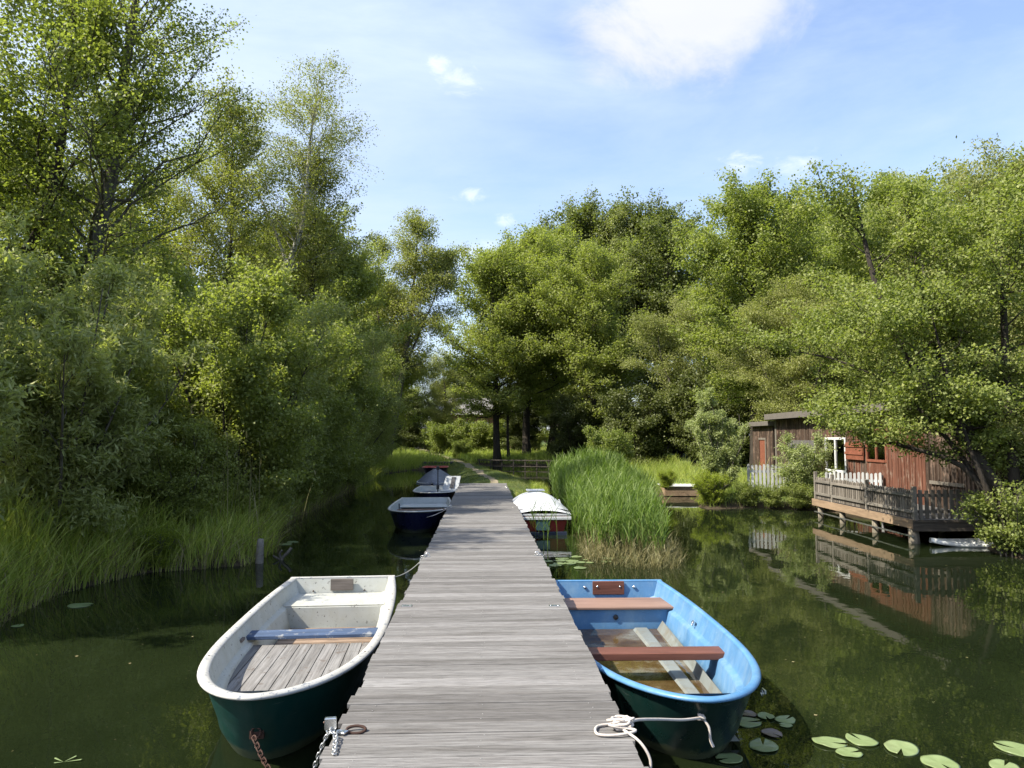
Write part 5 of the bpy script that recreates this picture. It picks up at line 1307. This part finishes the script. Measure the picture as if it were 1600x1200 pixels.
for k in range(2):
    t = rs.uniform(.35, 1, n); st = base+np.column_stack([np.zeros((n, 2)), h*t]); az = rs.rand(n)*2*np.pi; ou = rs.uniform(.05, .2, n)
    parts.append((blades(st, rs.uniform(-.12, .18, n), np.full(n, .009), np.column_stack([np.cos(az)*ou, np.sin(az)*ou]), np.zeros(n), 2, rs=rs), rs.rand(n)))
blade_obj('reed_stubble', parts, M['straw'], 'pale dry reed stalks at the foot of the green reed bed')
# a few single reeds in front of the red boat
n = 26; p = np.column_stack([rs.uniform(1.0, 2.05, n), rs.uniform(14.2, 15.7, n)]); H_ = rs.uniform(.5, 1.05, n); base = np.column_stack([p, np.full(n, -.05)]); ln_ = rs.normal(0, .06, (n, 2))
parts = [(blades(base, H_+.05, np.full(n, .010), ln_, np.zeros(n), 3, rs=rs), rs.rand(n)*.4)]
for k in range(5):
    t = .4+.6*(k+rs.rand(n))/5; st = base+np.column_stack([ln_*t[:, None]**1.8, H_*t]); az = np.where(rs.rand(n) < .5, 0, np.pi)+rs.normal(0, .5, n); Ll = rs.uniform(.14, .28, n)
    parts.append((blades(st, Ll, np.full(n, .014), np.column_stack([np.cos(az)*Ll*.6, np.sin(az)*Ll*.6]), rs.uniform(0, .2, n), 3, rs=rs), rs.rand(n)*.6))
blade_obj('thin_reeds', parts, M['reed'], 'thin scattered reeds with splayed leaves in front of the red boat')

# ---- lily pads
def pad_mesh(seed, mat):
    r_ = np.random.RandomState(seed); K = 34; notch = .17; mbp = MB(); rings = [.0, .3, .62, .88, 1.0]
    top = []; 
    for ri, rr in enumerate(rings[1:]):
        for k in range(K):
            a = notch+(2*math.pi-2*notch)*k/(K-1)
            e = 1+.025*math.sin(3*a+seed)+.012*math.sin(7*a)
            top.append((rr*math.cos(a)*e*1.04, rr*math.sin(a)*e*.96, .045*(rr**3)*(.5+.5*math.sin(2*a+seed*1.3))+.012*math.sin(5*a+seed)*rr))
    vv = [(.06, 0, 0)]+top; ff = [(0, 1+k, 2+k) for k in range(K-1)]
    for ri in range(3):
        for k in range(K-1): ff.append((1+ri*K+k, 1+(ri+1)*K+k, 1+(ri+1)*K+k+1, 1+ri*K+k+1))
    n0 = len(vv); rim_ = list(range(1+3*K, 1+4*K)); vv += [(vv[i][0]*.985, vv[i][1]*.985, vv[i][2]-.03) for i in rim_]
    for k in range(K-1): ff.append((rim_[k], n0+k, n0+k+1, rim_[k+1]))
    mbp.add(vv, ff, .5, True); return mbp.mesh('lily_pad', mat)
pads = [pad_mesh(1, M['pad_leaf']), pad_mesh(2, M['pad_leaf']), pad_mesh(5, M['pad_leaf'])]; padb = pad_mesh(3, M['pad_brown'])
NP = [(1.95,5.55,.11,'pale green lily pad closest to the bow of the blue dinghy'),(2.02,5.71,.07,'purplish lily pad at the top of the cluster by the blue dinghy'),(2.14,5.65,.07,'small round lily pad right of the purplish one'),
 (2.26,5.58,.08,'lily pad at the right end of the cluster by the blue dinghy'),(2.22,5.47,.045,'smallest lily pad of the cluster by the blue dinghy'),(2.06,5.33,.075,'brown half-sunken lily pad below the cluster by the blue dinghy'),
 (1.92,5.13,.11,'greyish lily pad alone below the brown one'),(1.62,4.94,.09,'dark green notched lily pad just below the bow of the blue dinghy'),(2.40,5.16,.11,'notched lily pad, left one of the row of three at the bottom right'),
 (2.64,5.19,.11,'lily pad, middle one of the row of three at the bottom right'),(2.84,5.05,.12,'spotted lily pad, right one of the row of three at the bottom right'),(2.45,4.99,.085,'small lily pad just below the row of three'),
 (3.62,5.01,.13,'bright lily pad cut by the right edge of the photo'),(2.96,4.81,.12,'lily pad at the bottom edge right of the row of three'),(3.34,4.75,.095,'lily pad at the bottom edge left of the bright one at the right')]
for i, (x, y, r_, lb) in enumerate(NP):
    o = bpy.data.objects.new('lily_pad', padb if i in (1, 5) else pads[i % 3]); o.location = (x, y, .006 + .002*(i % 3)); o.scale = (r_, r_*.93, r_*1.5); o.rotation_euler = (R(1.2*math.sin(i*3)), R(1.2*math.cos(i*5)), i*2.3)
    tag(link(o), lb, 'lily pad', 'lily pads at the bottom right')
MP = [(1.38,12.92,.115),(1.1,12.67,.095),(1.31,12.68,.095),(1.19,12.21,.11),(1.52,12.7,.115),(1.46,12.43,.105),(1.63,12.51,.095),(1.57,11.97,.105),(1.66,13.13,.1),(1.8,12.51,.07),(1.76,12.76,.045),(2.17,12.89,.13),(2.1,12.61,.095),(2.43,13.03,.1),(1.05,12.07,.06),(1.03,10.77,.05),(1.27,12.43,.105)]
for i, (x, y, r_) in enumerate(MP):
    o = bpy.data.objects.new('lily_pad', pads[i % 3]); o.location = (x, y, .006+.003*(i % 4)); o.scale = (r_, r_, r_); o.rotation_euler = (0, 0, i*1.7)
    tag(link(o), 'pale lily pad in the patch between the jetty and the reed bed', 'lily pad', 'lily pads beside the reed bed')
for i, (x, y, r_, lb) in enumerate([(-5.05,9.62,.14,'single bright lily pad below the sedge on the left bank'),(-5.2,8.62,.065,'small lily pad at the foot of the nearest sedge on the left'),(-3.92,14.85,.145,'left one of two yellow lily pads behind the snag by the left bank'),(-3.82,15.15,.12,'right one of two yellow lily pads behind the snag by the left bank')]):
    o = bpy.data.objects.new('lily_pad', pads[i % 3]); o.location = (x, y, .006); o.scale = (r_, r_, r_); o.rotation_euler = (0, 0, i*1.7); tag(link(o), lb, 'lily pad')
# old post and snag off the left bank
MB().tube([(0,0,-.5),(.01,0,.0),(.015,.01,.30),(.02,.01,.40)], [.075,.07,.062,.05], 12).build('old_post', M['rail'], None, (-3.76, 12.7, 0))
tag(bpy.data.objects['old_post'], 'weathered pale post standing at the water where the left bank juts out', 'post')
sn = MB(); sn.tube(wave([(0,0,-.2),(.02,0,.02),(.10,.03,.12),(.16,.05,.2)], 4), .028, 8); sn.tube(wave([(.01,0,0),(-.02,-.02,.10),(.02,-.03,.17)], 4), .022, 8); sn.tube(wave([(0,0,.0),(-.1,0,.05),(-.14,0,.07)], 3), .02, 7)
sn.build('dead_snag', M['bark'], None, (-3.47, 13.0, 0)); tag(bpy.data.objects['dead_snag'], 'broken dead branch sticking out of the water beside the pale post', 'branch')
# floating leaf on the near left water
q = MB(); 
for a, l_ in ((.2, .10), (1.1, .08), (2.6, .09), (3.6, .05)): q.add([(0,0,.004),(l_*math.cos(a)-.008*math.sin(a), l_*math.sin(a)+.008*math.cos(a), .009),(l_*1.1*math.cos(a), l_*1.1*math.sin(a), .012),(l_*math.cos(a)+.008*math.sin(a), l_*math.sin(a)-.008*math.cos(a), .009)], [(0,1,2,3)], .5)
q.build('floating_sprig', M['pad_leaf'], None, (-2.72, 5.06, 0)); tag(bpy.data.objects['floating_sprig'], 'small pale sprig floating alone on the dark water left of the white dinghy', 'sprig')
# fluff and bits on the water
n = 5200; p = np.column_stack([rs.uniform(-7, 9, n*3), rs.uniform(2.5, 26, n*3)]); p = p[(sdist(p[:, 0], p[:, 1]) < -.1) & ~((np.abs(p[:, 0]) < .9))]
ins = ((p[:, 0] > -2.4) & (p[:, 0] < -.7) & (p[:, 1] > 4.5) & (p[:, 1] < 9.1)) | ((p[:, 0] > .7) & (p[:, 0] < 2.2) & (p[:, 1] > 4.5) & (p[:, 1] < 8.8)); p = p[~ins][:n]
n = len(p); a = rs.rand(n)*6.28; sz_ = rs.uniform(.003, .009, n)*(1+3*(rs.rand(n) < .06)); P3 = np.column_stack([p, np.full(n, .004)])
lv = leaf_faces(P3, np.column_stack([np.cos(a), np.sin(a), np.zeros(n)]), np.tile([0, 0, 1.], (n, 1)), sz_, sz_*rs.uniform(.3, 1, n), 0.02)
tag(link(bpy.data.objects.new('floating_debris', raw_mesh('floating_debris', lv, np.arange(len(lv)), 4, M['straw'], {'rnd': rs.rand(n)}))), 'tiny bits of fluff and leaf floating on the pond', 'debris', kind='stuff')
